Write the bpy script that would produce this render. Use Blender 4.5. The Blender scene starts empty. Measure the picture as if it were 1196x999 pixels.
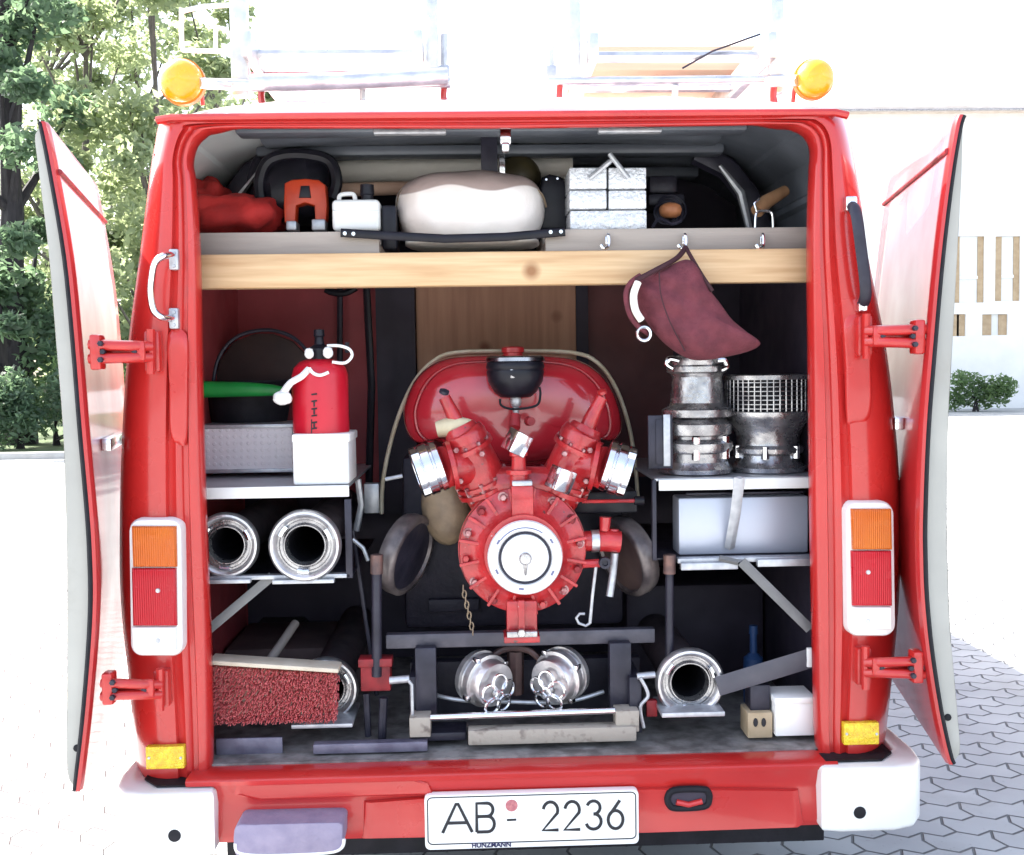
import bpy, bmesh, math, random
from mathutils import Vector, Matrix, noise
R = math.radians
V = Vector
rnd = random.Random(7)
scene = bpy.context.scene
COL = scene.collection

# ------------------------------------------------------------------ camera
F = 1238.0
CAM = V((-0.06, -2.6, 1.5))
YAW, PITCH, ROLL = R(2.0), R(3.1), R(0.83)
fwd = V((math.sin(YAW)*math.cos(PITCH), math.cos(YAW)*math.cos(PITCH), -math.sin(PITCH)))
rt0 = V((math.cos(YAW), -math.sin(YAW), 0))
up0 = rt0.cross(fwd)
rt = rt0*math.cos(ROLL) - up0*math.sin(ROLL)
up = up0*math.cos(ROLL) + rt0*math.sin(ROLL)
cam_d = bpy.data.cameras.new('camera')
cam_o = bpy.data.objects.new('camera', cam_d)
COL.objects.link(cam_o)
m = Matrix((rt, up, -fwd)).transposed().to_4x4()
m.translation = CAM
cam_o.matrix_world = m
cam_d.sensor_fit = 'HORIZONTAL'
cam_d.sensor_width = 36
cam_d.lens = 36*F/1196.0
cam_d.clip_end = 2000
cam_d.clip_start = 0.05
scene.camera = cam_o

# ------------------------------------------------------------------ world, sun, exposure
SUN = V((-0.60, 0.36, 0.78)).normalized()
w = bpy.data.worlds.new('World')
scene.world = w
w.use_nodes = True
nt = w.node_tree
bg = nt.nodes['Background']
sky = nt.nodes.new('ShaderNodeTexSky')
sky.sky_type = 'NISHITA'
sky.sun_disc = False
sky.sun_elevation = math.asin(SUN.z)
sky.sun_rotation = math.atan2(SUN.x, SUN.y)
sky.air_density = 1.0
sky.dust_density = 3.0
hs = nt.nodes.new('ShaderNodeHueSaturation')
hs.inputs['Saturation'].default_value = 0.68
nt.links.new(sky.outputs[0], hs.inputs['Color'])
nt.links.new(hs.outputs[0], bg.inputs[0])
bg.inputs[1].default_value = 0.15
sl = bpy.data.lights.new('sun', 'SUN')
sl.energy = 4.5
sl.angle = R(0.5)
sl.color = (1.0, 0.95, 0.87)
so = bpy.data.objects.new('sun', sl)
COL.objects.link(so)
so.rotation_euler = SUN.to_track_quat('Z', 'Y').to_euler()
so.location = (-8, 6, 12)
vs = scene.view_settings
vs.view_transform = 'Standard'
vs.look = 'None'
vs.exposure = 2.1
vs.gamma = 1.0
vs.use_curve_mapping = False

# ------------------------------------------------------------------ pixel ray helpers (real depth given each time)
def ray(px, py):
    return fwd + rt*((px-598.0)/F) - up*((py-499.5)/F)
def at(px, py, y):
    d = ray(px, py)
    return CAM + d*((y-CAM.y)/d.y)
def at_z(px, py, z):
    d = ray(px, py)
    return CAM + d*((z-CAM.z)/d.z)
def S(y):
    return (y-CAM.y)/F

# ------------------------------------------------------------------ materials
MATS = {}
def pm(name, c1, c2=None, scale=8.0, rough=0.5, metal=0.0, coat=0.0, bump=0.0, bscale=60.0, detail=4.0, stretch=(1,1,1), trans=0.0, emit=None, rvar=0.15, spec=None, lo=0.35, hi=0.65):
    if name in MATS: return MATS[name]
    mt = bpy.data.materials.new(name)
    mt.use_nodes = True
    t = mt.node_tree
    b = t.nodes['Principled BSDF']
    b.inputs['Roughness'].default_value = rough
    b.inputs['Metallic'].default_value = metal
    b.inputs['Coat Weight'].default_value = coat
    b.inputs['Coat Roughness'].default_value = 0.06
    b.inputs['Transmission Weight'].default_value = trans
    if spec is not None: b.inputs['Specular IOR Level'].default_value = spec
    c1 = tuple(c1)+(1,)
    c2 = (tuple(c2)+(1,)) if c2 else tuple(x*0.75 for x in c1[:3])+(1,)
    tc = t.nodes.new('ShaderNodeTexCoord')
    mp = t.nodes.new('ShaderNodeMapping')
    mp.inputs['Scale'].default_value = stretch
    t.links.new(tc.outputs['Object'], mp.inputs[0])
    n = t.nodes.new('ShaderNodeTexNoise')
    n.inputs['Scale'].default_value = scale
    n.inputs['Detail'].default_value = detail
    t.links.new(mp.outputs[0], n.inputs[0])
    cr = t.nodes.new('ShaderNodeValToRGB')
    cr.color_ramp.elements[0].position = lo
    cr.color_ramp.elements[1].position = hi
    cr.color_ramp.elements[0].color = c2
    cr.color_ramp.elements[1].color = c1
    t.links.new(n.outputs[0], cr.inputs[0])
    t.links.new(cr.outputs[0], b.inputs['Base Color'])
    if rvar:
        mr = t.nodes.new('ShaderNodeMapRange')
        mr.inputs[3].default_value = max(0.02, rough-rvar)
        mr.inputs[4].default_value = min(1.0, rough+rvar)
        n2 = t.nodes.new('ShaderNodeTexNoise')
        n2.inputs['Scale'].default_value = scale*2.3
        n2.inputs['Detail'].default_value = 6
        t.links.new(mp.outputs[0], n2.inputs[0])
        t.links.new(n2.outputs[0], mr.inputs[0])
        t.links.new(mr.outputs[0], b.inputs['Roughness'])
    if bump:
        n3 = t.nodes.new('ShaderNodeTexNoise')
        n3.inputs['Scale'].default_value = bscale
        n3.inputs['Detail'].default_value = 4
        t.links.new(mp.outputs[0], n3.inputs[0])
        bp = t.nodes.new('ShaderNodeBump')
        bp.inputs['Strength'].default_value = bump
        bp.inputs['Distance'].default_value = 0.01
        t.links.new(n3.outputs[0], bp.inputs['Height'])
        t.links.new(bp.outputs[0], b.inputs['Normal'])
    if emit:
        b.inputs['Emission Color'].default_value = tuple(emit[:3])+(1,)
        b.inputs['Emission Strength'].default_value = emit[3]
    MATS[name] = mt
    return mt

def chips(mt, scale, thr, col, amount=1.0, soft=0.02):
    t = mt.node_tree; bs = t.nodes['Principled BSDF']
    src = bs.inputs['Base Color'].links[0].from_socket
    tc = t.nodes.new('ShaderNodeTexCoord')
    n = t.nodes.new('ShaderNodeTexNoise'); n.inputs['Scale'].default_value = scale; n.inputs['Detail'].default_value = 8; n.inputs['Roughness'].default_value = 0.62
    t.links.new(tc.outputs['Object'], n.inputs[0])
    cr = t.nodes.new('ShaderNodeValToRGB')
    cr.color_ramp.elements[0].position = thr; cr.color_ramp.elements[1].position = thr+soft
    cr.color_ramp.elements[0].color = (0,0,0,1); cr.color_ramp.elements[1].color = (amount,amount,amount,1)
    t.links.new(n.outputs[0], cr.inputs[0])
    mx = t.nodes.new('ShaderNodeMixRGB'); mx.inputs[2].default_value = tuple(col)+(1,)
    t.links.new(cr.outputs[0], mx.inputs[0]); t.links.new(src, mx.inputs[1]); t.links.new(mx.outputs[0], bs.inputs['Base Color'])
    return mt
RED = pm('red_paint', (0.52,0.026,0.022), (0.44,0.016,0.015), 2.2, 0.30, coat=0.45, bump=0.03, bscale=7, detail=7)
chips(RED, 26.0, 0.735, (0.20,0.05,0.04)); chips(RED, 5.0, 0.60, (0.40,0.05,0.045), 0.45, 0.12)
REDDOOR = pm('weathered_door_red', (0.46,0.024,0.026), (0.38,0.018,0.020), 2.0, 0.36, coat=0.42, bump=0.02, bscale=7)
RED2 = pm('pump_red_paint', (0.54,0.028,0.032), (0.36,0.013,0.016), 16.0, 0.34, coat=0.5, bump=0.22, bscale=75)
chips(RED2, 7.0, 0.54, (0.24,0.012,0.016), 0.7, 0.15); chips(RED2, 34.0, 0.66, (0.10,0.035,0.035)); chips(RED2, 60.0, 0.70, (0.55,0.42,0.40))
TANKR = pm('glossy_tank_red', (0.50,0.026,0.040), (0.40,0.016,0.026), 5.0, 0.22, coat=1.0, bump=0.03, bscale=12, rvar=0.06)
REDDK = pm('dull_red_paint', (0.30,0.012,0.018), (0.12,0.008,0.012), 18.0, 0.55, bump=0.1)
WHITE = pm('white_paint', (0.82,0.82,0.80), (0.72,0.72,0.70), 4.0, 0.38, coat=0.2)
WPLAST = pm('white_plastic', (0.88,0.88,0.86), (0.82,0.82,0.79), 6.0, 0.45)
GREYP = pm('grey_door_paint', (0.42,0.41,0.37), (0.34,0.33,0.30), 3.0, 0.55)
chips(GREYP, 4.0, 0.58, (0.30,0.28,0.24), 0.5, 0.1)
SEAL = pm('black_rubber', (0.014,0.013,0.018), (0.008,0.008,0.011), 20.0, 0.65, bump=0.1, spec=0.25)
BLACK = pm('black_plastic', (0.012,0.011,0.018), (0.007,0.007,0.011), 20.0, 0.4, spec=0.3)
DARKM = pm('dark_steel', (0.035,0.033,0.050), (0.018,0.017,0.028), 16.0, 0.42, metal=0.15, bump=0.1, spec=0.4)
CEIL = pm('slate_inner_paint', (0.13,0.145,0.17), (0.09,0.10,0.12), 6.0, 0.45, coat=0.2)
COVE = pm('lit_cove_grey', (0.66,0.70,0.69), (0.56,0.60,0.60), 5.0, 0.45, coat=0.2)  # left cove only: colour lightened for the light falling on it
DKIN = pm('inner_dark_and_shade', (0.046,0.037,0.056), (0.028,0.023,0.036), 6.0, 0.6, spec=0.3)  # near black, for dark fittings and for shade deep in the van
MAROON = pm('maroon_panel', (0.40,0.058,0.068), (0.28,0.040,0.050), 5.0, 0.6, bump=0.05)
CHROME = pm('chrome', (0.80,0.80,0.82), (0.70,0.70,0.72), 20.0, 0.16, metal=1.0, rvar=0.08)
ALU = pm('cast_aluminium', (0.72,0.71,0.71), (0.52,0.51,0.52), 22.0, 0.34, metal=0.9, bump=0.12, bscale=90)
ALUD = pm('worn_aluminium', (0.50,0.49,0.49), (0.24,0.23,0.24), 22.0, 0.28, metal=0.9, bump=0.15, bscale=80)
STEEL = pm('brushed_steel', (0.60,0.61,0.64), (0.48,0.49,0.53), 10.0, 0.36, metal=0.7, stretch=(1,1,14))
GALV = pm('galvanised_steel', (0.55,0.56,0.58), (0.42,0.43,0.46), 40.0, 0.42, metal=0.6, detail=2)
BRASS = pm('pitted_brown_metal', (0.26,0.19,0.12), (0.17,0.12,0.08), 20.0, 0.5, bump=0.15)
BOARD = pm('grey_board', (0.42,0.36,0.31), (0.32,0.275,0.24), 7.0, 0.7, stretch=(0.3,1,4), bump=0.1)
CREAM = pm('cream_fabric', (0.86,0.82,0.74), (0.80,0.75,0.66), 9.0, 0.85, bump=0.25, bscale=40)
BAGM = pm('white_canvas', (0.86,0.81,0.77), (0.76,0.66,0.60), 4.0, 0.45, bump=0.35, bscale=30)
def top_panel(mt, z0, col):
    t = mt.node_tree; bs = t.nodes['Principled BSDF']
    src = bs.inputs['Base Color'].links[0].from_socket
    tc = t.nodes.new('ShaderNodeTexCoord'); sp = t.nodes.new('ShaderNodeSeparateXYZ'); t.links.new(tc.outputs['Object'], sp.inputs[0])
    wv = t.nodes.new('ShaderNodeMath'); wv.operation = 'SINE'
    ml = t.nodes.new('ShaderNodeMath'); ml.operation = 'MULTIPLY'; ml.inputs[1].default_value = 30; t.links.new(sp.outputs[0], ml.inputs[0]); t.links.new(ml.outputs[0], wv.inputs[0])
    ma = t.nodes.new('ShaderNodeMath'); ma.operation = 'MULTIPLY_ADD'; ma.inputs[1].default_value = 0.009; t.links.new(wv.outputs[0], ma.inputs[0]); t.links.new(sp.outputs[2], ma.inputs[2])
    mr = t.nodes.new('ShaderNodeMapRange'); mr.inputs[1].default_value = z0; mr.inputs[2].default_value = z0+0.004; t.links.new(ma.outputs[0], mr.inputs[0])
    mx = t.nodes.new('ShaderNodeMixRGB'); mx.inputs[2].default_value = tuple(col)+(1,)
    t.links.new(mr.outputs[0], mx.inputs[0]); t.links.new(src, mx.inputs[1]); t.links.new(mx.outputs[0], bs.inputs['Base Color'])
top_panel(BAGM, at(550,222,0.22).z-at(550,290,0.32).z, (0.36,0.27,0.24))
OLIVE = pm('olive_shell', (0.075,0.060,0.026), (0.05,0.04,0.02), 12.0, 0.5)
ORANGE = pm('orange_plastic', (0.60,0.055,0.012), (0.48,0.040,0.010), 14.0, 0.4)
REDCLOTH = pm('red_cloth', (0.50,0.022,0.018), (0.32,0.013,0.012), 12.0, 0.8, bump=0.4, bscale=35)
CANVAS = pm('maroon_canvas', (0.150,0.030,0.042), (0.105,0.020,0.030), 30.0, 0.9, bump=0.35, bscale=160)
GREEN = pm('green_plastic', (0.012,0.30,0.05), (0.010,0.22,0.04), 14.0, 0.4)
BOTTLE = pm('red_plastic', (0.55,0.010,0.028), (0.50,0.008,0.022), 10.0, 0.33)
BRIST = pm('red_bristle', (0.78,0.21,0.21), (0.62,0.12,0.125), 50.0, 0.7)
WOODH = pm('handle_wood', (0.36,0.20,0.10), (0.26,0.13,0.06), 20.0, 0.6, stretch=(1,1,0.2))
COPPER = pm('orange_wood', (0.50,0.20,0.08), (0.36,0.13,0.05), 16.0, 0.55)
BLUE = pm('blue_plastic', (0.03,0.08,0.22), (0.02,0.06,0.16), 10.0, 0.5)
TAN = pm('tan_card', (0.46,0.36,0.24), (0.38,0.29,0.18), 20.0, 0.8)
AMBER = pm('amber_lens', (0.90,0.42,0.012), (0.85,0.34,0.01), 20.0, 0.25, coat=0.6)
REDL = pm('red_lens', (0.50,0.008,0.020), (0.44,0.006,0.016), 6.0, 0.25, coat=0.2, bump=0.10, bscale=60, spec=0.3)
AMBL = pm('amber_tail_lens', (0.62,0.15,0.010), (0.55,0.11,0.010), 6.0, 0.25, coat=0.2, bump=0.10, bscale=60, spec=0.3)
def ribs(mt, scale, axis=0, strength=0.5):
    t = mt.node_tree; bs = t.nodes['Principled BSDF']
    tc = t.nodes.new('ShaderNodeTexCoord'); wv = t.nodes.new('ShaderNodeTexWave'); wv.bands_direction = 'XYZ'[axis]; wv.inputs['Scale'].default_value = scale
    t.links.new(tc.outputs['Object'], wv.inputs[0])
    bp = t.nodes.new('ShaderNodeBump'); bp.inputs['Strength'].default_value = strength; bp.inputs['Distance'].default_value = 0.004
    t.links.new(wv.outputs['Fac'], bp.inputs['Height']); t.links.new(bp.outputs[0], bs.inputs['Normal'])
ribs(REDL, 60, 0); ribs(AMBL, 60, 0)
YREF = pm('yellow_reflector', (0.90,0.72,0.03), (0.85,0.50,0.02), 60.0, 0.3, coat=0.5, bump=0.8, bscale=220)
INK = pm('black_ink', (0.015,0.015,0.02), None, 10, 0.6)
NAVY = pm('navy_ink', (0.02,0.02,0.09), None, 10, 0.6)
SEALR = pm('faded_red_seal', (0.55,0.20,0.20), (0.40,0.12,0.14), 120.0, 0.6)
VIOLET = pm('grey_step_plate', (0.30,0.26,0.36), (0.24,0.21,0.31), 24.0, 0.6, metal=0.2, bump=0.2, bscale=100)
TYRE = pm('tyre_rubber', (0.022,0.022,0.022), (0.014,0.014,0.014), 14.0, 0.8, bump=0.2)
FLOORM = pm('scuffed_cargo_floor', (0.30,0.285,0.275), (0.13,0.12,0.115), 22.0, 0.55, metal=0.15, bump=0.15)
BEIGEM = pm('chipped_beige_paint', (0.36,0.32,0.27), (0.13,0.10,0.085), 24.0, 0.6, bump=0.2, lo=0.30, hi=0.45)
HOOP = pm('cream_hoop', (0.62,0.54,0.36), (0.46,0.38,0.24), 16.0, 0.5)

def wood(name, a, b, scale, stretch):
    mt = pm(name, a, b, scale, 0.6, stretch=stretch, bump=0.06, detail=8)
    t = mt.node_tree
    # knots: sparse voronoi spots, really in the timber
    bs = t.nodes['Principled BSDF']
    src = bs.inputs['Base Color'].links[0].from_socket
    vo = t.nodes.new('ShaderNodeTexVoronoi'); vo.inputs['Scale'].default_value = 5.5
    tc = t.nodes.new('ShaderNodeTexCoord')
    t.links.new(tc.outputs['Object'], vo.inputs[0])
    cr = t.nodes.new('ShaderNodeValToRGB')
    cr.color_ramp.elements[0].position = 0.05; cr.color_ramp.elements[1].position = 0.16
    cr.color_ramp.elements[0].color = (1,1,1,1); cr.color_ramp.elements[1].color = (0,0,0,1)
    t.links.new(vo.outputs['Distance'], cr.inputs[0])
    mx = t.nodes.new('ShaderNodeMixRGB')
    mx.inputs[2].default_value = (b[0]*0.55, b[1]*0.42, b[2]*0.35, 1)
    t.links.new(cr.outputs[0], mx.inputs[0]); t.links.new(src, mx.inputs[1]); t.links.new(mx.outputs[0], bs.inputs['Base Color'])
    return mt
PINE = wood('pine_timber', (0.66,0.46,0.26), (0.52,0.32,0.16), 7.0, (0.5,1,9))
PLY = wood('brown_plywood', (0.50,0.27,0.17), (0.40,0.20,0.125), 6.0, (7,1,0.5))

def chequer_mat():
    mt = pm('chequer_plate', (0.86,0.82,0.83), (0.80,0.75,0.77), 8.0, 0.45, metal=0.0)
    t = mt.node_tree; bs = t.nodes['Principled BSDF']
    tc = t.nodes.new('ShaderNodeTexCoord')
    mp = t.nodes.new('ShaderNodeMapping'); mp.inputs['Rotation'].default_value = (0, R(45), 0); mp.inputs['Scale'].default_value = (230,230,230)
    t.links.new(tc.outputs['Object'], mp.inputs[0])
    sp = t.nodes.new('ShaderNodeSeparateXYZ'); t.links.new(mp.outputs[0], sp.inputs[0])
    s = []
    for k in (0,2):
        a = t.nodes.new('ShaderNodeMath'); a.operation = 'SINE'; t.links.new(sp.outputs[k], a.inputs[0]); s.append(a)
    mu = t.nodes.new('ShaderNodeMath'); mu.operation = 'MULTIPLY'
    t.links.new(s[0].outputs[0], mu.inputs[0]); t.links.new(s[1].outputs[0], mu.inputs[1])
    st = t.nodes.new('ShaderNodeMapRange'); st.inputs[1].default_value = 0.25; st.inputs[2].default_value = 0.6
    t.links.new(mu.outputs[0], st.inputs[0])
    bp = t.nodes.new('ShaderNodeBump'); bp.inputs['Strength'].default_value = 0.5; bp.inputs['Distance'].default_value = 0.003
    t.links.new(st.outputs[0], bp.inputs['Height']); t.links.new(bp.outputs[0], bs.inputs['Normal'])
    return mt
CHEQ = chequer_mat()

def paver_mat():
    mt = pm('interlocking_pavers', (0.43,0.44,0.435), (0.35,0.36,0.36), 2.2, 0.85, bump=0.0)
    t = mt.node_tree; bs = t.nodes['Principled BSDF']
    src = bs.inputs['Base Color'].links[0].from_socket
    tc = t.nodes.new('ShaderNodeTexCoord')
    sp = t.nodes.new('ShaderNodeSeparateXYZ'); t.links.new(tc.outputs['Object'], sp.inputs[0])
    def math_(op, a, b=None):
        n = t.nodes.new('ShaderNodeMath'); n.operation = op
        for i, v in enumerate((a, b)):
            if v is None: continue
            if isinstance(v, (int, float)): n.inputs[i].default_value = v
            else: t.links.new(v, n.inputs[i])
        return n.outputs[0]
    def tri(v, per):
        return math_('PINGPONG', v, per/2)
    # zigzag joints: each course is offset by a triangle wave, as interlocking pavers are
    zx = tri(sp.outputs[0], 0.1125)
    u = math_('ADD', sp.outputs[0], math_('MULTIPLY', tri(sp.outputs[1], 0.1125), 0.35))
    v = math_('ADD', sp.outputs[1], math_('MULTIPLY', zx, 0.55))
    cb = t.nodes.new('ShaderNodeCombineXYZ'); t.links.new(u, cb.inputs[0]); t.links.new(v, cb.inputs[1])
    br = t.nodes.new('ShaderNodeTexBrick')
    br.inputs['Scale'].default_value = 1.0
    br.inputs['Brick Width'].default_value = 0.225
    br.inputs['Row Height'].default_value = 0.1125
    br.inputs['Mortar Size'].default_value = 0.0045
    br.inputs['Mortar Smooth'].default_value = 0.2
    br.inputs['Color1'].default_value = (0.84,0.84,0.85,1)
    br.inputs['Color2'].default_value = (1,1,1,1)
    br.inputs['Mortar'].default_value = (0.25,0.25,0.26,1)
    t.links.new(cb.outputs[0], br.inputs[0])
    mx = t.nodes.new('ShaderNodeMixRGB'); mx.blend_type = 'MULTIPLY'; mx.inputs[0].default_value = 1
    t.links.new(src, mx.inputs[1]); t.links.new(br.outputs[0], mx.inputs[2])
    t.links.new(mx.outputs[0], bs.inputs['Base Color'])
    chips(mt, 3.0, 0.52, (0.27,0.265,0.25), 0.5, 0.2); chips(mt, 40.0, 0.62, (0.20,0.20,0.19), 0.5, 0.1)
    bp = t.nodes.new('ShaderNodeBump'); bp.inputs['Strength'].default_value = 1.0; bp.inputs['Distance'].default_value = 0.010; bp.invert = True
    br.inputs['Mortar Smooth'].default_value = 0.6; br.inputs['Mortar Size'].default_value = 0.006
    t.links.new(br.outputs['Fac'], bp.inputs['Height']); t.links.new(bp.outputs[0], bs.inputs['Normal'])
    return mt
PAVE = paver_mat()

def leaf_mat(name, c1, c2):
    mt = pm(name, c1, c2, 0.9, 0.5, detail=3)
    t = mt.node_tree; bs = t.nodes['Principled BSDF']
    out = t.nodes['Material Output']
    tr = t.nodes.new('ShaderNodeBsdfTranslucent'); tr.inputs[0].default_value = (min(.5,c1[0]*2.5), min(.55,c1[1]*2.5), min(.4,c1[2]*2.3), 1)
    mx = t.nodes.new('ShaderNodeMixShader'); mx.inputs[0].default_value = 0.55
    t.links.new(bs.outputs[0], mx.inputs[1]); t.links.new(tr.outputs[0], mx.inputs[2]); t.links.new(mx.outputs[0], out.inputs[0])
    return mt
LEAF1 = leaf_mat('fresh_leaf', (0.19,0.23,0.13), (0.11,0.15,0.10))
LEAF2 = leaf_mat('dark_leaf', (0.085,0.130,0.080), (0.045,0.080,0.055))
LEAF3 = leaf_mat('hedge_leaf', (0.09,0.14,0.06), (0.05,0.09,0.04))
BARK2 = pm('pale_bark', (0.13,0.11,0.09), (0.08,0.07,0.06), 9.0, 0.9, bump=0.4, bscale=20)
BARK = pm('bark', (0.030,0.026,0.028), (0.014,0.012,0.014), 9.0, 0.9, bump=0.6, bscale=20, stretch=(1,1,0.3))
GLASS = pm('whitened_window_glass', (0.74,0.75,0.74), (0.66,0.67,0.66), 2.0, 0.08, coat=0.5)  # white glare put into the pane colour
RENDERW = pm('white_render', (0.80,0.79,0.76), (0.74,0.73,0.70), 1.5, 0.9, bump=0.1, bscale=30)
SHUT = pm('tan_shutter', (0.46,0.34,0.21), (0.38,0.27,0.16), 6.0, 0.7)
ROOFT = pm('pale_roof_tiles', (0.72,0.64,0.58), (0.62,0.54,0.48), 3.0, 0.85, bump=0.4, bscale=4)
GRASS = pm('grass_ground', (0.07,0.11,0.03), (0.04,0.07,0.02), 3.0, 0.9, bump=0.5, bscale=20)
KERBM = pm('kerb_stone', (0.45,0.44,0.42), (0.36,0.35,0.33), 5.0, 0.85)

# ------------------------------------------------------------------ object helpers
SPLIT = {'bulkhead_gap','shelf_board','linkage','lug','strap_bolt','handle_foot','hinge_bolt','bolt','screw','frame_hole','finger_hole','base_plate','lock_bracket','rod','locking_lever','rack_rail','rivet','floor_strip','roof_beam','pale_ceiling_streak','side_hoop','cable','rack_bracket','foot','rack_brace','latch','gutter_bracket','cross_bar','rack_post','flange_bolt','manifold','stud','cap_marks','nozzle','foot_bolt','moulding'}
def finish(name, bm, mat, parent=None, smooth=True, angle=38, label=None):
    if name in SPLIT and parent is not None:
        seen = set(); out = None
        bm.verts.ensure_lookup_table()
        isl = []
        for v in bm.verts:
            if v in seen: continue
            st = [v]; comp = []; seen.add(v)
            while st:
                q_ = st.pop(); comp.append(q_)
                for e in q_.link_edges:
                    o2 = e.other_vert(q_)
                    if o2 not in seen: seen.add(o2); st.append(o2)
            isl.append(comp)
        if len(isl) > 1:
            for comp in isl:
                b2 = bmesh.new(); mp_ = {v: b2.verts.new(v.co) for v in comp}
                for f in {f for v in comp for f in v.link_faces}:
                    try: b2.faces.new([mp_[v] for v in f.verts])
                    except ValueError: pass
                out = finish_one(name, b2, mat, parent, smooth, angle, label)
            bm.free(); return out
    return finish_one(name, bm, mat, parent, smooth, angle, label)
def finish_one(name, bm, mat, parent=None, smooth=True, angle=38, label=None):
    bmesh.ops.remove_doubles(bm, verts=bm.verts, dist=1e-6)
    bmesh.ops.recalc_face_normals(bm, faces=bm.faces)
    me = bpy.data.meshes.new(name)
    if parent is not None:
        bmesh.ops.translate(bm, verts=bm.verts, vec=-root_pos(parent))
    bm.to_mesh(me); bm.free()
    me.materials.append(mat)
    if smooth:
        me.shade_smooth()
        me.set_sharp_from_angle(angle=R(angle))
    o = bpy.data.objects.new(name, me)
    COL.objects.link(o)
    if parent is not None: o.parent = parent
    if label: o['label'] = label
    return o
def root_pos(o):
    p = V((0,0,0))
    while o is not None:
        p = p + V(o.location); o = o.parent
    return p
def tag(o, label, cat, group=None):
    o['label'] = label; o['category'] = cat
    if group: o['group'] = group
    return o
def thing(name, label, cat, loc, group=None):
    o = bpy.data.objects.new(name, None)
    o.empty_display_size = 0.1
    COL.objects.link(o); o.location = loc
    return tag(o, label, cat, group)
def structure(name, bm, mat):
    o = finish(name, bm, mat); o['kind'] = 'structure'; return o
def dup(root, loc, label=None):
    r = root.copy(); COL.objects.link(r); r.location = loc
    if label: r['label'] = label
    for ch in root.children:
        c = ch.copy(); COL.objects.link(c); c.parent = r
        for g in ch.children:
            d = g.copy(); COL.objects.link(d); d.parent = c
    return r

# ------------------------------------------------------------------ mesh helpers
def NB(): return bmesh.new()
def join(bm, tmp):
    me = bpy.data.meshes.new('tmp'); tmp.to_mesh(me); tmp.free(); bm.from_mesh(me); bpy.data.meshes.remove(me)
def obox(bm, c, ax, ay, az, bev=0.0, seg=2):
    t = bmesh.new()
    vs_ = [t.verts.new(V(c)+V(ax)*sx+V(ay)*sy+V(az)*sz) for sx in (-1,1) for sy in (-1,1) for sz in (-1,1)]
    for f in ((0,1,3,2),(4,6,7,5),(0,4,5,1),(2,3,7,6),(0,2,6,4),(1,5,7,3)): t.faces.new([vs_[i] for i in f])
    bmesh.ops.recalc_face_normals(t, faces=t.faces)
    if bev: bmesh.ops.bevel(t, geom=t.edges[:], offset=bev, segments=seg, profile=0.5, affect='EDGES')
    join(bm, t)
def box(bm, lo, hi, bev=0.0, seg=2):
    lo, hi = V(lo), V(hi); c = (lo+hi)/2; h = (hi-lo)/2
    obox(bm, c, (h.x,0,0), (0,h.y,0), (0,0,h.z), bev, seg)
def pbox(bm, x0, y0, x1, y1, d0, d1, bev=0.0, seg=2):
    c = at((x0+x1)/2, (y0+y1)/2, d0); hx = abs(x1-x0)/2*S(d0); hz = abs(y1-y0)/2*S(d0)
    box(bm, (c.x-hx, d0, c.z-hz), (c.x+hx, d1, c.z+hz), bev, seg)
def frame_of(axis):
    a = V(axis).normalized()
    h = V((0,0,1)) if abs(a.z) < 0.9 else V((1,0,0))
    u = h.cross(a).normalized(); v = a.cross(u)
    return a, u, v
def lathe(bm, o, axis, prof, seg=28, cap=True, sx=1.0, sy=1.0):
    a, u, v = frame_of(axis); o = V(o)
    rings = []
    for t, r in prof:
        rings.append([bm.verts.new(o + a*t + (u*math.cos(2*math.pi*k/seg)*sx + v*math.sin(2*math.pi*k/seg)*sy)*max(r,1e-5)) for k in range(seg)])
    for i in range(len(rings)-1):
        for k in range(seg):
            bm.faces.new((rings[i][k], rings[i][(k+1)%seg], rings[i+1][(k+1)%seg], rings[i+1][k]))
    if cap:
        for rg in (rings[0], rings[-1]):
            try: bm.faces.new(rg)
            except ValueError: pass
def tube(bm, pts, r, seg=10, closed=False, flat=None, cap=True):
    """flat = (vector, factor): squash the section along a direction"""
    pts = [V(p) for p in pts]; n = len(pts)
    rs = r if isinstance(r, (list, tuple)) else [r]*n
    tang = []
    for i in range(n):
        if closed: d = pts[(i+1)%n]-pts[i-1]
        elif i == 0: d = pts[1]-pts[0]
        elif i == n-1: d = pts[-1]-pts[-2]
        else: d = (pts[i+1]-pts[i]).normalized()+(pts[i]-pts[i-1]).normalized()
        tang.append(d.normalized() if d.length > 1e-9 else V((0,0,1)))
    _, u, _ = frame_of(tang[0])
    rings = []
    for i in range(n):
        u = (u - tang[i]*u.dot(tang[i])).normalized(); v = tang[i].cross(u)
        ring = []
        for k in range(seg):
            a = 2*math.pi*k/seg
            off = (u*math.cos(a)+v*math.sin(a))*rs[i]
            if flat: off = off - V(flat[0])*off.dot(V(flat[0]))*(1-flat[1])
            ring.append(bm.verts.new(pts[i]+off))
        rings.append(ring)
    m_ = n if closed else n-1
    for i in range(m_):
        A, B = rings[i], rings[(i+1)%n]
        sh = 0
        if closed and i == n-1:
            sh = min(range(seg), key=lambda s: (A[0].co-B[s].co).length)
        for k in range(seg):
            bm.faces.new((A[k], A[(k+1)%seg], B[(k+1+sh)%seg], B[(k+sh)%seg]))
    if cap and not closed:
        bm.faces.new(rings[0]); bm.faces.new(rings[-1])
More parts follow.
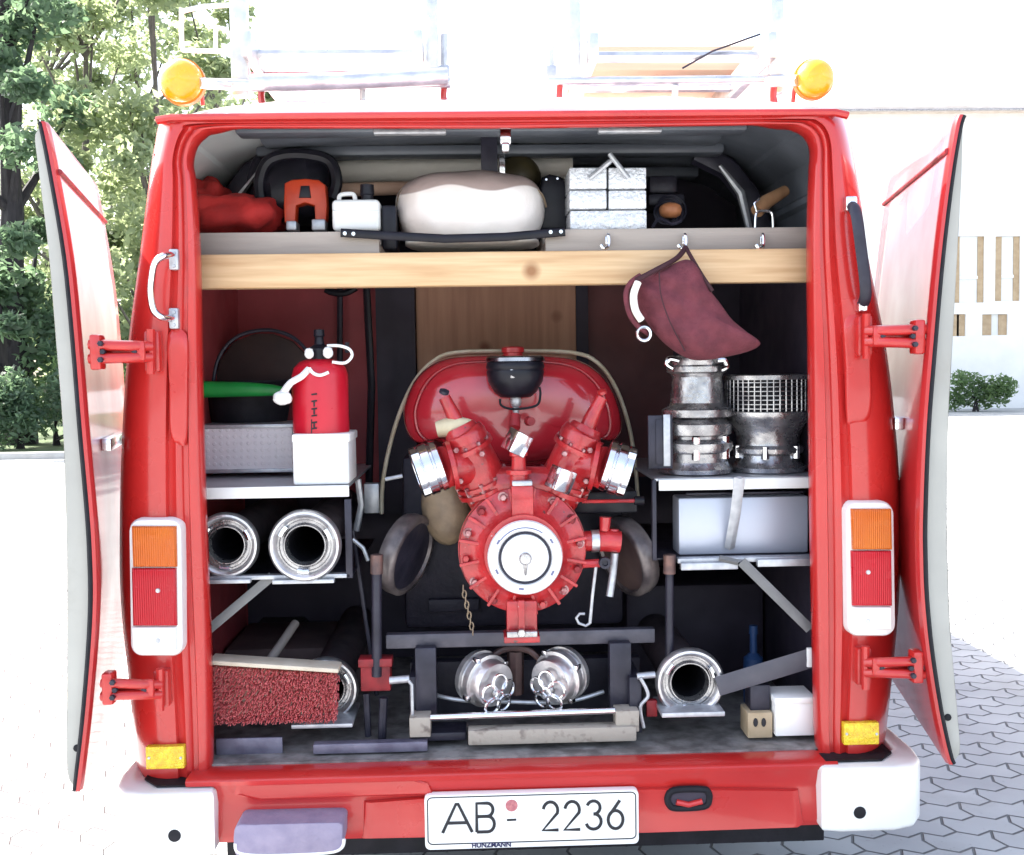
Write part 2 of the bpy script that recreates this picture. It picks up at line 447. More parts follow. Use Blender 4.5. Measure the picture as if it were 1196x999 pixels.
def ptube(bm, pts, d, rpx, seg=10, closed=False, **k):
    """path in photo coordinates at depth d (or per-point depth)"""
    P = [at(p[0], p[1], p[2] if len(p) > 2 else d) for p in pts]
    rr = [q*S(d) for q in rpx] if isinstance(rpx, (list, tuple)) else [rpx*S(d)]*len(P)
    if len(P) > 3 and not closed:
        n_ = 5; r2 = []
        for i in range(len(rr)-1): r2 += [rr[i]+(rr[i+1]-rr[i])*k_/n_ for k_ in range(n_)]
        P = spline(P, n_); rr = r2+[rr[-1]]
    tube(bm, P, rr, seg, closed, **k)
def spline(pts, n=6, closed=False):
    P = [V(p) for p in pts]; out = []; N = len(P)
    for i in range(N if closed else N-1):
        g = lambda j: P[j % N] if closed else P[min(max(j,0),N-1)]
        p0,p1,p2,p3 = g(i-1),g(i),g(i+1),g(i+2)
        for k in range(n):
            t = k/n
            out.append(0.5*((2*p1)+(p2-p0)*t+(2*p0-5*p1+4*p2-p3)*t*t+(3*p1-p0-3*p2+p3)*t**3))
    if not closed: out.append(P[-1])
    return out
def grid(bm, rows, closed=False):
    vr = [[bm.verts.new(p) for p in row] for row in rows]
    for i in range(len(vr)-1):
        n = len(vr[i])
        for k in range(n if closed else n-1):
            bm.faces.new((vr[i][k], vr[i][(k+1)%n], vr[i+1][(k+1)%n], vr[i+1][k]))
    return vr
def prism(bm, pts, vec, bev=0.0, seg=2):
    t = bmesh.new()
    a = [t.verts.new(V(p)) for p in pts]; b = [t.verts.new(V(p)+V(vec)) for p in pts]
    fa = t.faces.new(a); fb = t.faces.new(b[::-1])
    n = len(a)
    for k in range(n): t.faces.new((a[k], b[k], b[(k+1)%n], a[(k+1)%n]))
    bmesh.ops.recalc_face_normals(t, faces=t.faces)
    if bev:
        ed = [e for e in fa.edges]+[e for e in fb.edges]
        bmesh.ops.bevel(t, geom=ed, offset=bev, segments=seg, profile=0.5, affect='EDGES')
    join(bm, t)
def puff(bm, outline, steps):
    """outline: world points (one plane, y const); steps: (scale, y) loops about the centroid"""
    c = sum((V(p) for p in outline), V())/len(outline)
    rows = [[V((c.x+(p[0]-c.x)*s, y, c.z+(p[2]-c.z)*s)) for p in outline] for s, y in steps]
    vr = grid(bm, rows, True)
    bm.faces.new(vr[0]); bm.faces.new(vr[-1])
def blob(bm, c, rad, e=2.0, namp=0.0, nsc=3.0, su=32, sv=20, seed=0.0):
    """superellipsoid with noise"""
    c = V(c); rows = []
    sg = lambda x, p: math.copysign(abs(x)**p, x)
    for j in range(sv+1):
        th = -math.pi/2 + math.pi*j/sv
        row = []
        for i in range(su):
            ph = 2*math.pi*i/su
            q = V((sg(math.cos(th),2/e)*sg(math.cos(ph),2/e)*rad[0], sg(math.cos(th),2/e)*sg(math.sin(ph),2/e)*rad[1], sg(math.sin(th),2/e)*rad[2]))
            k = 1+namp*noise.noise(q*nsc/max(rad)+V((seed,seed*1.7,0)))
            row.append(c+q*k)
        rows.append(row)
    grid(bm, rows, True)
def circle_pts(c, axis, r, n=24):
    a,u,v = frame_of(axis)
    return [V(c)+(u*math.cos(2*math.pi*k/n)+v*math.sin(2*math.pi*k/n))*r for k in range(n)]
def hexbolt(bm, c, axis, r, h):
    lathe(bm, c, axis, [(0,r),(h*0.8,r),(h,r*0.85)], 6)
def text_mesh(body, size, origin, xdir, zdir, depth=0.001):
    cu = bpy.data.curves.new('txt','FONT'); cu.body = body; cu.size = size; cu.extrude = depth; cu.align_x = 'CENTER'; cu.resolution_u = 3; cu.offset = 0.0005
    o = bpy.data.objects.new('txt', cu); COL.objects.link(o)
    dg = bpy.context.evaluated_depsgraph_get()
    me = bpy.data.meshes.new_from_object(o.evaluated_get(dg))
    bpy.data.objects.remove(o); bpy.data.curves.remove(cu)
    bm = bmesh.new(); bm.from_mesh(me); bpy.data.meshes.remove(me)
    x = V(xdir).normalized(); z = V(zdir).normalized(); n = x.cross(z)
    mt = Matrix((x, z, n)).transposed().to_4x4(); mt.translation = V(origin)
    bmesh.ops.transform(bm, matrix=mt, verts=bm.verts)
    return bm
GLY = {}
def arc(cx, cy, rx, ry, a0, a1, n=10):
    return [(cx+rx*math.cos(R(a0+(a1-a0)*k/n)), cy+ry*math.sin(R(a0+(a1-a0)*k/n))) for k in range(n+1)]
GLY['A'] = [[(0,0),(0.46,1),(0.54,1),(1,0)],[(0.16,0.34),(0.84,0.34)]]
GLY['B'] = [[(0,0),(0,1),(0.6,1)]+arc(0.6,0.77,0.33,0.23,90,-90)+[(0,0.54)],[(0.6,0.54)]+arc(0.62,0.27,0.38,0.27,90,-90)+[(0,0)]]
GLY['2'] = [arc(0.5,0.70,0.46,0.30,170,-20)+[(0,0.0),(1,0.0)]]
GLY['3'] = [arc(0.48,0.765,0.42,0.235,160,-90,12),arc(0.48,0.27,0.48,0.27,90,-165,14)]
GLY['6'] = [[(0.78,1.0),(0.30,0.62)]+arc(0.5,0.32,0.47,0.32,150,510,24)]

# ================================================================== THE SETTING
bm = NB()
box(bm, (-250,-60,-0.3), (250,420,0.0))
structure('pavement', bm, PAVE)
kz = at_z(60, 541, 0.12)
bm = NB(); box(bm, (-60, 17.0, -0.05), (-4.6, 17.3, 0.12), 0.02)
structure('kerb', bm, KERBM)
bm = NB(); box(bm, (-60, 17.3, -0.05), (-4.6, 60, 0.09))
structure('verge', bm, GRASS)

def leaf_cloud(bm, centres, n, size, seed):
    rr = random.Random(seed)
    for i in range(n):
        c, r = centres[rr.randrange(len(centres))]
        d = V((rr.gauss(0,1), rr.gauss(0,1), rr.gauss(0,1))).normalized()*(rr.random()**0.45)
        p = V(c)+V((d.x*r[0], d.y*r[1], d.z*r[2]))
        a = V((rr.gauss(0,1), rr.gauss(0,1), rr.gauss(0,0.7))).normalized()
        b = a.orthogonal().normalized()
        b = (Matrix.Rotation(rr.random()*6.28, 3, a) @ b)
        s = size*rr.uniform(0.6,1.4)
        q = [p-a*s, p+b*s*0.45, p+a*s, p-b*s*0.45]
        bm.faces.new([bm.verts.new(x) for x in q])
def tree(x, y, h, spread, label, lm, seed, nclump=26, n=9000, low=0.25, trunk_r=0.18, lean=0.0, leaf=0.12):
    rr = random.Random(seed)
    t = thing('leafy_tree', label, 'tree', (x,y,0), 'trees beyond the pavement')
    cl = []
    for i in range(nclump):
        z = h*(low+(1-low)*rr.random())
        k = 1.0-abs((z/h-0.6)/0.6)**2*0.6
        a = rr.random()*6.28; rad = spread*k*math.sqrt(rr.random())
        s = rr.uniform(0.5,1.1)*spread*0.30
        cl.append((V((x+lean*z/h+rad*math.cos(a), y+rad*math.sin(a), z)), (s,s,s*0.75)))
    bm = NB()
    P = [V((x+lean*(k/6)**1.3+rr.uniform(-.08,.08), y+rr.uniform(-.08,.08), h*0.85*k/6)) for k in range(7)]
    tube(bm, P, [trunk_r*(1.15-0.95*k/6) for k in range(7)], 9)
    for c, s in cl[::2]:
        k = min(5, max(1, int(c.z/h/0.85*6)-1))
        mid = (P[k]+c)/2+V((0,0,-0.15))
        tube(bm, [P[k], mid, c], [trunk_r*0.35, trunk_r*0.22, 0.02], 6)
    finish('trunk', bm, BARK if lm is LEAF2 else BARK2, t)
    bm = NB(); leaf_cloud(bm, cl, n, leaf, seed+50)
    finish('crown', bm, lm, t, smooth=False)
    return t
def xat(px, y): return at(px, 432, y).x
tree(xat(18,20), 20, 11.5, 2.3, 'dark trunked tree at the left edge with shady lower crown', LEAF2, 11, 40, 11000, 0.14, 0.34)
tree(xat(95,25), 25, 13.5, 3.2, 'tall pale leafed tree behind the dark trunked one', LEAF1, 12, 40, 11000, 0.14, 0.16, 0.6)
tree(xat(190,22), 22, 11.5, 2.6, 'bushy mid green tree right behind the open left door', LEAF1, 13, 44, 14000, 0.08, 0.15)
tree(xat(255,27), 27, 12.0, 2.2, 'light loose tree behind the left amber lamp', LEAF1, 14, 30, 8000, 0.16, 0.13, 0.3)
tree(xat(60,33), 33, 15.5, 4.2, 'broad hazy tree at the back of the tree row', LEAF1, 15, 46, 9000, 0.05, 0.2, 0.0, 0.16)
tree(xat(175,35), 35, 14.5, 3.6, 'distant dense tree glimpsed behind the left amber lamp stalk', LEAF1, 16, 46, 9000, 0.05, 0.2, 0.0, 0.16)
def shrub(px, y, rx, h, label, lm, seed, n, group, leaf=0.07):
    t = thing('round_shrub', label, 'shrub', (xat(px,y), y, 0), group)
    rr = random.Random(seed); x = xat(px,y)
    cl = [(V((x+rr.uniform(-.7,.7)*rx, y+rr.uniform(-.6,.6)*rx*0.7, h*rr.uniform(0.2,0.72))), (rx*0.42, rx*0.36, h*0.28)) for _ in range(10)]
    bm = NB(); leaf_cloud(bm, cl, n, leaf, seed); finish('foliage', bm, lm, t, smooth=False)
    bm = NB()
    for c, s in cl[:6]: tube(bm, [V((x+rr.uniform(-.1,.1), y, 0)), V((x, y, c.z*0.4)), c], [0.035,0.025,0.008], 5)
    finish('stem', bm, BARK, t)
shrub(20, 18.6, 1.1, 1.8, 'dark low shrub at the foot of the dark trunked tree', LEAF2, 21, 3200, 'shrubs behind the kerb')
shrub(62, 19.4, 1.2, 2.2, 'lighter rounded shrub beside the open left door', LEAF3, 22, 3200, 'shrubs behind the kerb')
shrub(150, 20.0, 1.2, 2.0, 'shrub glimpsed between the left door and the van side', LEAF3, 23, 2600, 'shrubs behind the kerb')
BY = 32.0
shrub(1140, BY-2.2, 1.05, 1.35, 'small light green shrub below the white house windows', LEAF3, 24, 2600, None)

# white house, far right
def house():
    t = thing('white_house', 'white rendered house in full sun behind the right door', 'house', (xat(900,BY), BY, 0))
    x0, x1 = xat(700,BY), xat(1500,BY)
    ez = at(1125, 133, BY).z
    wins = [(1113,1150,276,354),(1162,1192,276,352),(1109,1128,367,393),(1147,1177,367,392)]
    # wall with real openings: cells between the window edges
    rects = []
    for (a,b,c,d) in wins:
        p = at(a,d,BY); q = at(b,c,BY); rects.append((p.x, q.x, p.z, q.z))
    xs = sorted({x0,x1}|{r[0] for r in rects}|{r[1] for r in rects}); zs = sorted({0.0, ez}|{r[2] for r in rects}|{r[3] for r in rects})
    bm = NB()
    for i in range(len(xs)-1):
        for j in range(len(zs)-1):
            cx, cz = (xs[i]+xs[i+1])/2, (zs[j]+zs[j+1])/2
            if any(r[0]<cx<r[1] and r[2]<cz<r[3] for r in rects): continue
            v = [bm.verts.new(p) for p in ((xs[i],BY,zs[j]),(xs[i+1],BY,zs[j]),(xs[i+1],BY,zs[j+1]),(xs[i],BY,zs[j+1]))]
            bm.faces.new(v)
    for r in rects:
        for a,b in (((r[0],r[2]),(r[1],r[2])),((r[1],r[2]),(r[1],r[3])),((r[1],r[3]),(r[0],r[3])),((r[0],r[3]),(r[0],r[2]))):
            v = [bm.verts.new(p) for p in ((a[0],BY,a[1]),(b[0],BY,b[1]),(b[0],BY+0.2,b[1]),(a[0],BY+0.2,a[1]))]
            bm.faces.new(v)
    for xx in (x0,x1):
        v = [bm.verts.new(p) for p in ((xx,BY,0),(xx,BY+9,0),(xx,BY+9,ez),(xx,BY,ez))]; bm.faces.new(v)
    finish('wall', bm, RENDERW, t, smooth=False)
    for (p, q, za, zb), wide in zip(rects, (1,1,0,0)):
        bm = NB(); wv = 0.24 if wide else 0.34
        box(bm, (p+0.002,BY+0.06,za+0.002),(p+wv,BY+0.14,zb-0.002)); box(bm, (q-wv*0.8,BY+0.06,za+0.002),(q-0.002,BY+0.14,zb-0.002))
        wf = finish('window', bm, SHUT, t, smooth=False)
        bm = NB(); box(bm, (p+wv,BY+0.10,za+0.002),(q-wv*0.8,BY+0.12,zb-0.002)); finish('pane', bm, GLASS, wf, smooth=False)
        if wide:
            bm = NB(); zm = za+(zb-za)*0.36
            box(bm, (p+wv,BY+0.05,zm),(q-wv*0.8,BY+0.098,zm+0.10)); finish('transom', bm, WHITE, wf, smooth=False)
    bm = NB()
    prism(bm, [(x0-0.4,BY-0.5,ez-0.05),(x0-0.4,BY+4.5,ez+3.6),(x0-0.4,BY+9.5,ez-0.05),(x0-0.4,BY+9.5,ez+0.15),(x0-0.4,BY+4.5,ez+3.8),(x0-0.4,BY-0.5,ez+0.15)], (x1-x0+0.8,0,0))
    finish('roof', bm, ROOFT, t, smooth=False)
    bm = NB(); tube(bm, [(x0-0.3,BY-0.56,ez),(x1+0.3,BY-0.56,ez)], 0.03, 8); finish('gutter', bm, ALUD, t)
house()

# ================================================================== THE VAN
van = thing('fire_van', 'red fire service van seen from behind with both rear doors swung open', 'van', (0,0,0))
INNER = [(240,922),(244,893),(243,800),(240,700),(236,600),(233,500),(231,400),(229,300),(224,215),(220,188),(224,168),(234,156),(252,150),(330,149),(590,149),(830,146),(915,145),(935,148),(948,157),(953,172),(952,195),(950,240),(949,300),(950,400),(951,500),(952,600),(954,700),(956,800),(958,866),(964,898)]
OUTER = [(166,918),(161,903),(151,800),(141,700),(140,600),(143,500),(150,400),(163,300),(173,220),(177,190),(181,168),(185,147),(192,138),(330,136),(590,134),(830,132),(965,131),(982,134),(988,145),(993,162),(998,188),(1006,240),(1014,300),(1034,400),(1046,500),(1052,600),(1050,700),(1041,800),(1032,876),(1026,893)]
IN = spline([at(x,y,0) for x,y in INNER], 5); OU = spline([at(x,y,0) for x,y in OUTER], 5)
rows = []
# (fraction inner -> outer, depth)
PROF = [(0.45,0.10),(0.20,0.075),(0.04,0.065),(0.0,0.05),(0.0,0.03),(0.03,0.012),(0.07,0.006),(0.15,0.005),(0.17,0.012),(0.23,0.013),(0.26,0.004),(0.31,0.0),(0.36,0.008),(0.40,0.010),(0.44,0.0),(0.60,-0.002),(0.72,0.004),(0.82,0.016),(0.90,0.036),(0.96,0.066),(1.0,0.11)]
for f, d in PROF:
    row = []
    for a, b in zip(IN, OU):
        top = min(1, max(0, (0.80-abs(b.x))/0.12)) if b.z > 2.0 else 0.0
        dd = d*(1-0.72*top); k_ = 1+(dd/2.6 if f > 0.3 and d > 0 and len(rows) > 4 else 0)
        row.append(V((CAM.x+(a.x+(b.x-a.x)*f-CAM.x)*k_, dd, CAM.z+(a.z+(b.z-a.z)*f-CAM.z)*k_)))
    rows.append(row)
# the side skin behind the corner; the roof panel is built apart
def taper(p, y):
    return V((p.x*(1.0+0.035*min(1,max(0,(y-0.11)/1.0))), y, p.z+0.015*min(1,(y-0.11)/0.6)))
OU2 = list(rows[-1])
for y in (0.2,0.5,1.2,2.4,3.6,4.2):
    rows.append([taper(b, y) for b in OU2])
bm = NB(); grid(bm, rows)
hid = [f for f in bm.faces if f.calc_center_median().y > 0.06 and f.calc_center_median().z > 2.06 and abs(f.calc_center_median().x) < 0.80]
bmesh.ops.delete(bm, geom=hid, context='FACES')
finish('body', bm, RED, van, angle=50)
# pressed channel down each pillar
for pts in ([(196,395),(198,450),(199,505),(207,515),(217,512),(219,450),(217,395)], [(988,375),(988,430),(990,487),(998,492),(1016,484),(1017,430),(1014,375)]):
    bm = NB(); o_ = spline([at(x,y,-0.002) for x,y in pts], 4, True)
    puff(bm, o_, [(1.06,0.002),(1.0,-0.004),(0.9,-0.0065),(0.8,-0.007)])
    finish('pillar_pressing', bm, RED, van)
# roof skin with crown and ribs
bm = NB(); TOPI = [p for p in OU if p.z > at(590,150,0).z-0.0]
xs0, xs1 = at(190,137,0).x, at(980,132,0).x
zl, zr = at(190,138,0).z, at(980,132,0).z
NX = 60; rws = []
for y, lift in ((0.006,0.000),(0.008,0.006),(0.012,0.018),(0.03,0.035),(0.06,0.052),(0.12,0.070),(0.25,0.085),(0.5,0.098),(1.0,0.104),(2.2,0.105),(4.2,0.09)):
    row = []
    for k in range(NX+1):
        t_ = k/NX; x = xs0+(xs1-xs0)*t_
        e = 1-abs(2*t_-1)**8
        rib = 0.007*max(0, math.sin(t_*math.pi*14))*min(1,y/0.2)
        row.append(V((x*(1+0.02*min(1,y)), y, zl+(zr-zl)*t_+lift*e+rib*e)))
    rws.append(row)
grid(bm, rws)
finish('roof', bm, pm('pale_roof_skin', (0.74,0.60,0.60), (0.66,0.50,0.52), 3.0, 0.32, coat=0.6), van, angle=60)  # pale pinkish tone over the whole roof panel
bm = NB()
tube(bm, [at(x,y,-0.008) for x,y in ((183,141),(200,138),(330,136.5),(590,134.5),(830,132.5),(975,131.5),(990,135))], 0.012, 8, flat=((0,0,1),0.8))
finish('roof_lip', bm, RED, van)
# inner lining
FZ = at(600, 884, 0.03).z          # cargo floor height
SZ = at(590, 269, 0.17).z          # top of the wooden shelf
CZ = at(590,149,0.0).z+0.055     # ceiling
WX = 0.86; BK = 1.0
bm = NB()
box(bm, (-WX-0.02,0.035,FZ-0.05),(WX+0.02,BK,FZ))
finish('cargo_floor', bm, FLOORM, van, smooth=False)
bm = NB(); rws = []
for y in [0.07+0.0775*k for k in range(13)]:
    row = []
    for k in range(25):
        t_ = k/24; x = -0.62+1.24*t_
        row.append(V((x, y, CZ-0.012*((2*t_-1)**2)+ (0.018 if int(y/0.1)%3 else -0.012))))
    rws.append(row)
grid(bm, rws); finish('ceiling_panel', bm, CEIL, van, angle=30)
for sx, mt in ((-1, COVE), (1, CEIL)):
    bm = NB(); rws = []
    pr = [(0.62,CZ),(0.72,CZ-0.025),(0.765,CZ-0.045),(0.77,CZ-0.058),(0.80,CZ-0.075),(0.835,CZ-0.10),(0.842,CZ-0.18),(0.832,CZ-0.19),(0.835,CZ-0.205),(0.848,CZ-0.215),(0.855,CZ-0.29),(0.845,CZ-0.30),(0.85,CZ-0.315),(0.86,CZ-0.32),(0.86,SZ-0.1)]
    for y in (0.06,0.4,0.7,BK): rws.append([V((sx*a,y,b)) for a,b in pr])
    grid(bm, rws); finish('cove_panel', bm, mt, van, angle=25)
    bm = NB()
    box(bm, (sx*WX-0.012, 0.06, FZ), (sx*WX+0.012, BK, SZ-0.08)); finish('side_lining', bm, MAROON if sx < 0 else DKIN, van, smooth=False)  # right lining coloured near black for the shade on that side
    # roof bow with its trim, each side
    bm = NB(); ybow = 0.52
    tube(bm, [V((sx*0.60,ybow,CZ-0.015)),V((sx*0.69,ybow,CZ-0.06)),V((sx*0.755,ybow,CZ-0.14)),V((sx*0.80,ybow,CZ-0.25)),V((sx*0.83,ybow,SZ))], [0.035]*5, 8, flat=((0,1,0),0.7))
    finish('roof_bow', bm, DARKM, van)
    bm = NB()
    tube(bm, [V((sx*0.66,ybow-0.04,CZ-0.06)),V((sx*0.72,ybow-0.045,CZ-0.14)),V((sx*0.75,ybow-0.04,CZ-0.26))], [0.006,0.013,0.010], 8)
    finish('bow_strap', bm, CHROME if sx < 0 else GALV, van)
bm = NB()
for y, zz in ((0.16,0.030),(0.42,0.035),(0.76,0.04)):
    box(bm, (-0.66,y,CZ-zz),(0.66,y+0.07,CZ-0.006), 0.008)
finish('roof_beam', bm, CEIL, van, angle=30)
bm = NB(); box(bm, (-0.30,0.075,CZ-0.052),(-0.12,0.10,CZ-0.04),0.003); box(bm,(0.26,0.075,CZ-0.052),(0.42,0.10,CZ-0.04),0.003)
finish('pale_ceiling_streak', bm, GALV, van)  # added pale strips that draw the light streaks under the ceiling
bm = NB(); pbox(bm, 562,152,581,212,0.30,0.33,0.003); finish('latch_post', bm, DARKM, van)
bm = NB(); pbox(bm, 584,150,597,168,0.06,0.10,0.004); pbox(bm,586,166,595,176,0.055,0.09,0.004); finish('latch', bm, CHROME, van)
bm = NB(); pbox(bm, 583,180,590,206,0.31,0.34,0.003); finish('latch_rod', bm, CHROME, van)
# bulkhead
bm = NB(); box(bm, (-WX,BK,FZ),(0.20,BK+0.02,SZ)); finish('bulkhead', bm, MAROON, van, smooth=False)
bm = NB(); box(bm, (-WX+0.02,BK-0.012,FZ+0.002),(0.20,BK-0.003,at(590,575,BK).z)); finish('bulkhead', bm, DKIN, van, smooth=False)  # dark sheet over the maroon, standing for the shade low down
bm = NB(); box(bm, (0.20,BK+0.004,at(590,560,BK).z),(0.62,BK+0.02,SZ)); finish('bulkhead', bm, pm('brown_maroon_panel',(0.16,0.045,0.045),(0.10,0.030,0.032),5,0.6), van, smooth=False)
bm = NB(); box(bm, (0.20,BK+0.006,FZ),(WX,BK+0.022,SZ)); box(bm, (-WX,BK+0.004,SZ+0.002),(WX,BK+0.02,CZ+0.02)); finish('bulkhead', bm, DKIN, van, smooth=False)  # right part coloured dark for the shade there
bm = NB(); pbox(bm, 487,325,673,470,BK-0.04,BK-0.002,0.002); finish('plywood_panel', bm, PLY, van, smooth=False)
bm = NB(); pbox(bm, 441,325,486,600,BK-0.09,BK-0.003); pbox(bm, 674,325,688,600,BK-0.05,BK-0.003); finish('bulkhead_gap', bm, DKIN, van, smooth=False)  # added dark blocks standing for the dark gaps beside the plywood
# chassis underneath and wheels
x_u0, x_u1 = at(262,975,0.0).x, at(966,975,0.0).x
bm = NB(); box(bm, (-0.72,0.10,0.34),(0.72,4.2,FZ-0.06)); finish('underbody', bm, SEAL, van, smooth=False)
bm = NB(); zb2 = at(640,990,0.03).z
box(bm, (x_u0, 0.02, zb2), (x_u1, 0.30, zb2+0.12), 0.004); finish('rear_crossmember', bm, SEAL, van)
for wy in (1.05, 3.75):
    for sx in (-1,1):
        bm = NB(); lathe(bm, (sx*0.62,wy,0.34), (sx,0,0), [(0,0.20),(0.0,0.31),(0.03,0.34),(0.17,0.34),(0.20,0.31),(0.20,0.20)], 36, cap=False)
        wl = finish('wheel', bm, TYRE, van)
        bm = NB(); lathe(bm, (sx*0.62,wy,0.34), (sx,0,0), [(0.02,0.20),(0.12,0.195),(0.15,0.10),(0.17,0.06),(0.18,0.0)], 30, cap=False)
        finish('rim', bm, WHITE, wl)
# sides below the waist and the cab, so that the van is whole from the side
for sx in (-1,1):
    bm = NB(); xx = at(150,800,0).x if sx < 0 else at(1041,800,0).x
    box(bm, (min(xx*0.985,xx*1.0),0.45,0.36),(max(xx*0.985,xx*1.0),4.2,FZ+0.08),0.004)
    finish('rocker_panel', bm, RED, van)
bm = NB(); nose = [V((x,4.2,z)) for x,z in ((-0.93,0.36),(0.93,0.36),(0.95,1.2),(0.90,1.9),(0.80,2.16),(-0.80,2.16),(-0.90,1.9),(-0.95,1.2))]
rws = [nose, [V((p.x*0.99,4.6,p.z*0.97 if p.z>1.5 else p.z)) for p in nose], [V((p.x*0.95,5.15,min(p.z,1.05))) for p in nose]]
vr = grid(bm, rws, True); bm.faces.new(vr[-1]); finish('nose', bm, RED, van)

# sill and rear valance
vl, vrr = at(236,906,-0.02), at(962,884,-0.02)
def xrow(prof, px0, px1, py_fn=None):
    pass
def valance_rows(x0, x1, n, prof):
    rws = []
    for d, z in prof:
        rws.append([V((x0+(x1-x0)*k/n, d, z)) for k in range(n+1)])
    return rws
x0 = at(247,940,-0.05).x; x1 = at(964,930,-0.05).x
zt = at(600,888,0.02).z
zb_ = at(600,903,-0.05).z
zbot = at(640,977,-0.05).z
bm = NB()
xa, xb_ = at(222,900,-0.01).x, at(972,885,-0.01).x
grid(bm, valance_rows(xa, xb_, 20, [(0.06,zt-0.004),(0.02,zt+0.002),(0.0,zt),(-0.05,zb_+0.006),(-0.056,zb_),(-0.052,zb_-0.012)]))
finish('sill', bm, RED, van, angle=60)
bm = NB()
grid(bm, valance_rows(x0, x1, 20, [(0.0,zb_-0.010),(-0.046,zb_-0.012),(-0.038,zb_-0.040),(-0.030,zb_-0.060),(-0.032,zb_-0.070),(-0.040,zbot+0.02),(-0.030,zbot),(0.1,zbot-0.01)]))
finish('valance', bm, RED, van, angle=35)
bm = NB()
for pts in ([(278,908),(470,903),(500,912),(505,925),(300,931),(275,925)],):
    o_ = [at(x,y,-0.03) for x,y in pts]
    puff(bm, o_, [(1.03,-0.02),(1.0,-0.046),(0.96,-0.048),(0.93,-0.045)])
finish('valance_pressing', bm, RED, van)
bm = NB(); o_ = [at(x,y,-0.03) for x,y in ((520,928),(760,919),(930,921),(936,960),(930,964),(760,970),(425,977),(428,935))]
puff(bm, o_, [(1.02,-0.02),(1.0,-0.042),(0.98,-0.045),(0.96,-0.0445)])
finish('valance_pressing', bm, RED, van)
# corner bumpers
for side in (-1,1):
    if side < 0: a, b, c = at(250,930,-0.07), at(133,930,0.0), (925,999)
    else: a, b, c = at(959,915,-0.07), at(1076,915,0.0), (895,970)
    pxm = 200 if side < 0 else 1005
    z1 = at(pxm,c[0]-(0 if side<0 else 0),-0.07).z; z0 = at(pxm,c[1],-0.07).z
    xi, xo = a.x, b.x; sg = side
    top = [(xi,-0.075),(xi+sg*0.05,-0.085),(xo-sg*0.10,-0.085),(xo-sg*0.045,-0.065),(xo-sg*0.012,-0.02),(xo,0.05),(xo,0.55),(xo-sg*0.02,0.58),(xo-sg*0.06,0.55),(xo-sg*0.06,0.05),(xo-sg*0.12,-0.01),(xi,-0.01)]
    bm = NB(); prism(bm, [V((p[0],p[1],z0)) for p in top], (0,0,z1-z0), 0.014, 3)
    cb_ = finish('corner_bumper', bm, WHITE, van, angle=50)
    hx, hy = (204,976) if side < 0 else (1004,949)
    bm = NB(); lathe(bm, at(hx,hy,-0.0835), (0,-1,0), [(0,0.016),(0.003,0.015),(0.004,0.0)], 18); finish('bolt_hole', bm, SEAL, cb_)
    # rubber end cap in the gap above the bumper
    bm = NB()
    px_ = [(151,895),(149,906),(154,915),(166,919)] if side < 0 else [(1044,868),(1046,878),(1040,886),(1028,890)]
    bm = NB(); prism(bm, [V((p[0],p[1]+0.004,z1+0.002)) for p in ((xi+sg*0.02,-0.05),(xo-sg*0.12,-0.05),(xo-sg*0.075,0.0),(xo-sg*0.075,0.2),(xi+sg*0.02,0.2))], (0,0,0.004)); finish('bumper_infill', bm, SEAL, van)
# step plate
bm = NB(); o_ = spline([at(x,y,-0.10) for x,y in ((275,970),(280,960),(300,959),(380,957),(400,958),(402,968),(401,985),(392,993),(340,996),(285,997),(276,990))], 3, True)
puff(bm, o_, [(1.0,0.02),(1.0,-0.115),(0.98,-0.12),(0.95,-0.121)]); finish('rear_step', bm, VIOLET, van)
bm = NB(); ptube(bm, [(275,985),(278,995),(300,998.5),(340,998),(385,995.5),(399,990),(402,980)], -0.118, 2.2, 8); finish('step_edge', bm, WHITE, van)
# tow slot
bm = NB(); st = [(788,923),(820,922),(827,926),(828,934),(822,942),(790,944),(782,940),(780,931)]
tube(bm, spline([at(x,y,-0.045) for x,y in st],4,True), 0.009, 8, True); finish('tow_slot_rim', bm, SEAL, van)
bm = NB(); puff(bm, spline([at(x,y,-0.045) for x,y in st],4,True), [(0.95,-0.04),(0.9,-0.0475)]); finish('tow_slot', bm, DKIN, van)
bm = NB(); ptube(bm, [(790,937),(804,940),(820,936)], -0.05, 3.5, 8); finish('tow_eye', bm, RED, van)
# number plate
pc = at(621.5,957.5,-0.062); pw, ph = 256*S(-0.062)/2, 66*S(-0.062)/2
bm = NB(); o_ = []
for cx, cz, a0 in ((pw-0.012,ph-0.012,0),(-pw+0.012,ph-0.012,90),(-pw+0.012,-ph+0.012,180),(pw-0.012,-ph+0.012,270)):
    for k in range(5):
        a = R(a0+22.5*k); o_.append(V((pc.x+cx+0.012*math.cos(a), pc.y, pc.z+cz+0.012*math.sin(a))))
puff(bm, o_, [(1.0,-0.04),(1.0,-0.061),(0.997,-0.063)])
plate = finish('number_plate', bm, WPLAST, van)
bm = NB()
inn = [V((pc.x+(p.x-pc.x)*0.972, -0.063, pc.z+0.004+(p.z-pc.z)*0.86)) for p in o_]
tube(bm, inn, 0.0016, 6, True); finish('plate_border', bm, INK, plate)
def glyph(ch, px0, py0, px1, py1, th=0.0044):
    g = NB(); y = -0.0635
    a = at(px0,py1,y); b = at(px1,py0,y)
    for pl in GLY[ch]:
        P = [V((a.x+(b.x-a.x)*u, y, a.z+(b.z-a.z)*v)) for u, v in pl]
        tube(g, P, th, 6, flat=((0,1,0),0.4))
    finish('plate_character', g, INK, plate)
glyph('A',517,939,551,973); glyph('B',557,938,577,972)
for i, c in enumerate('2236'): glyph(c, 634+25.3*i, 936.5-0.6*i, 652+25.3*i, 970-0.6*i)
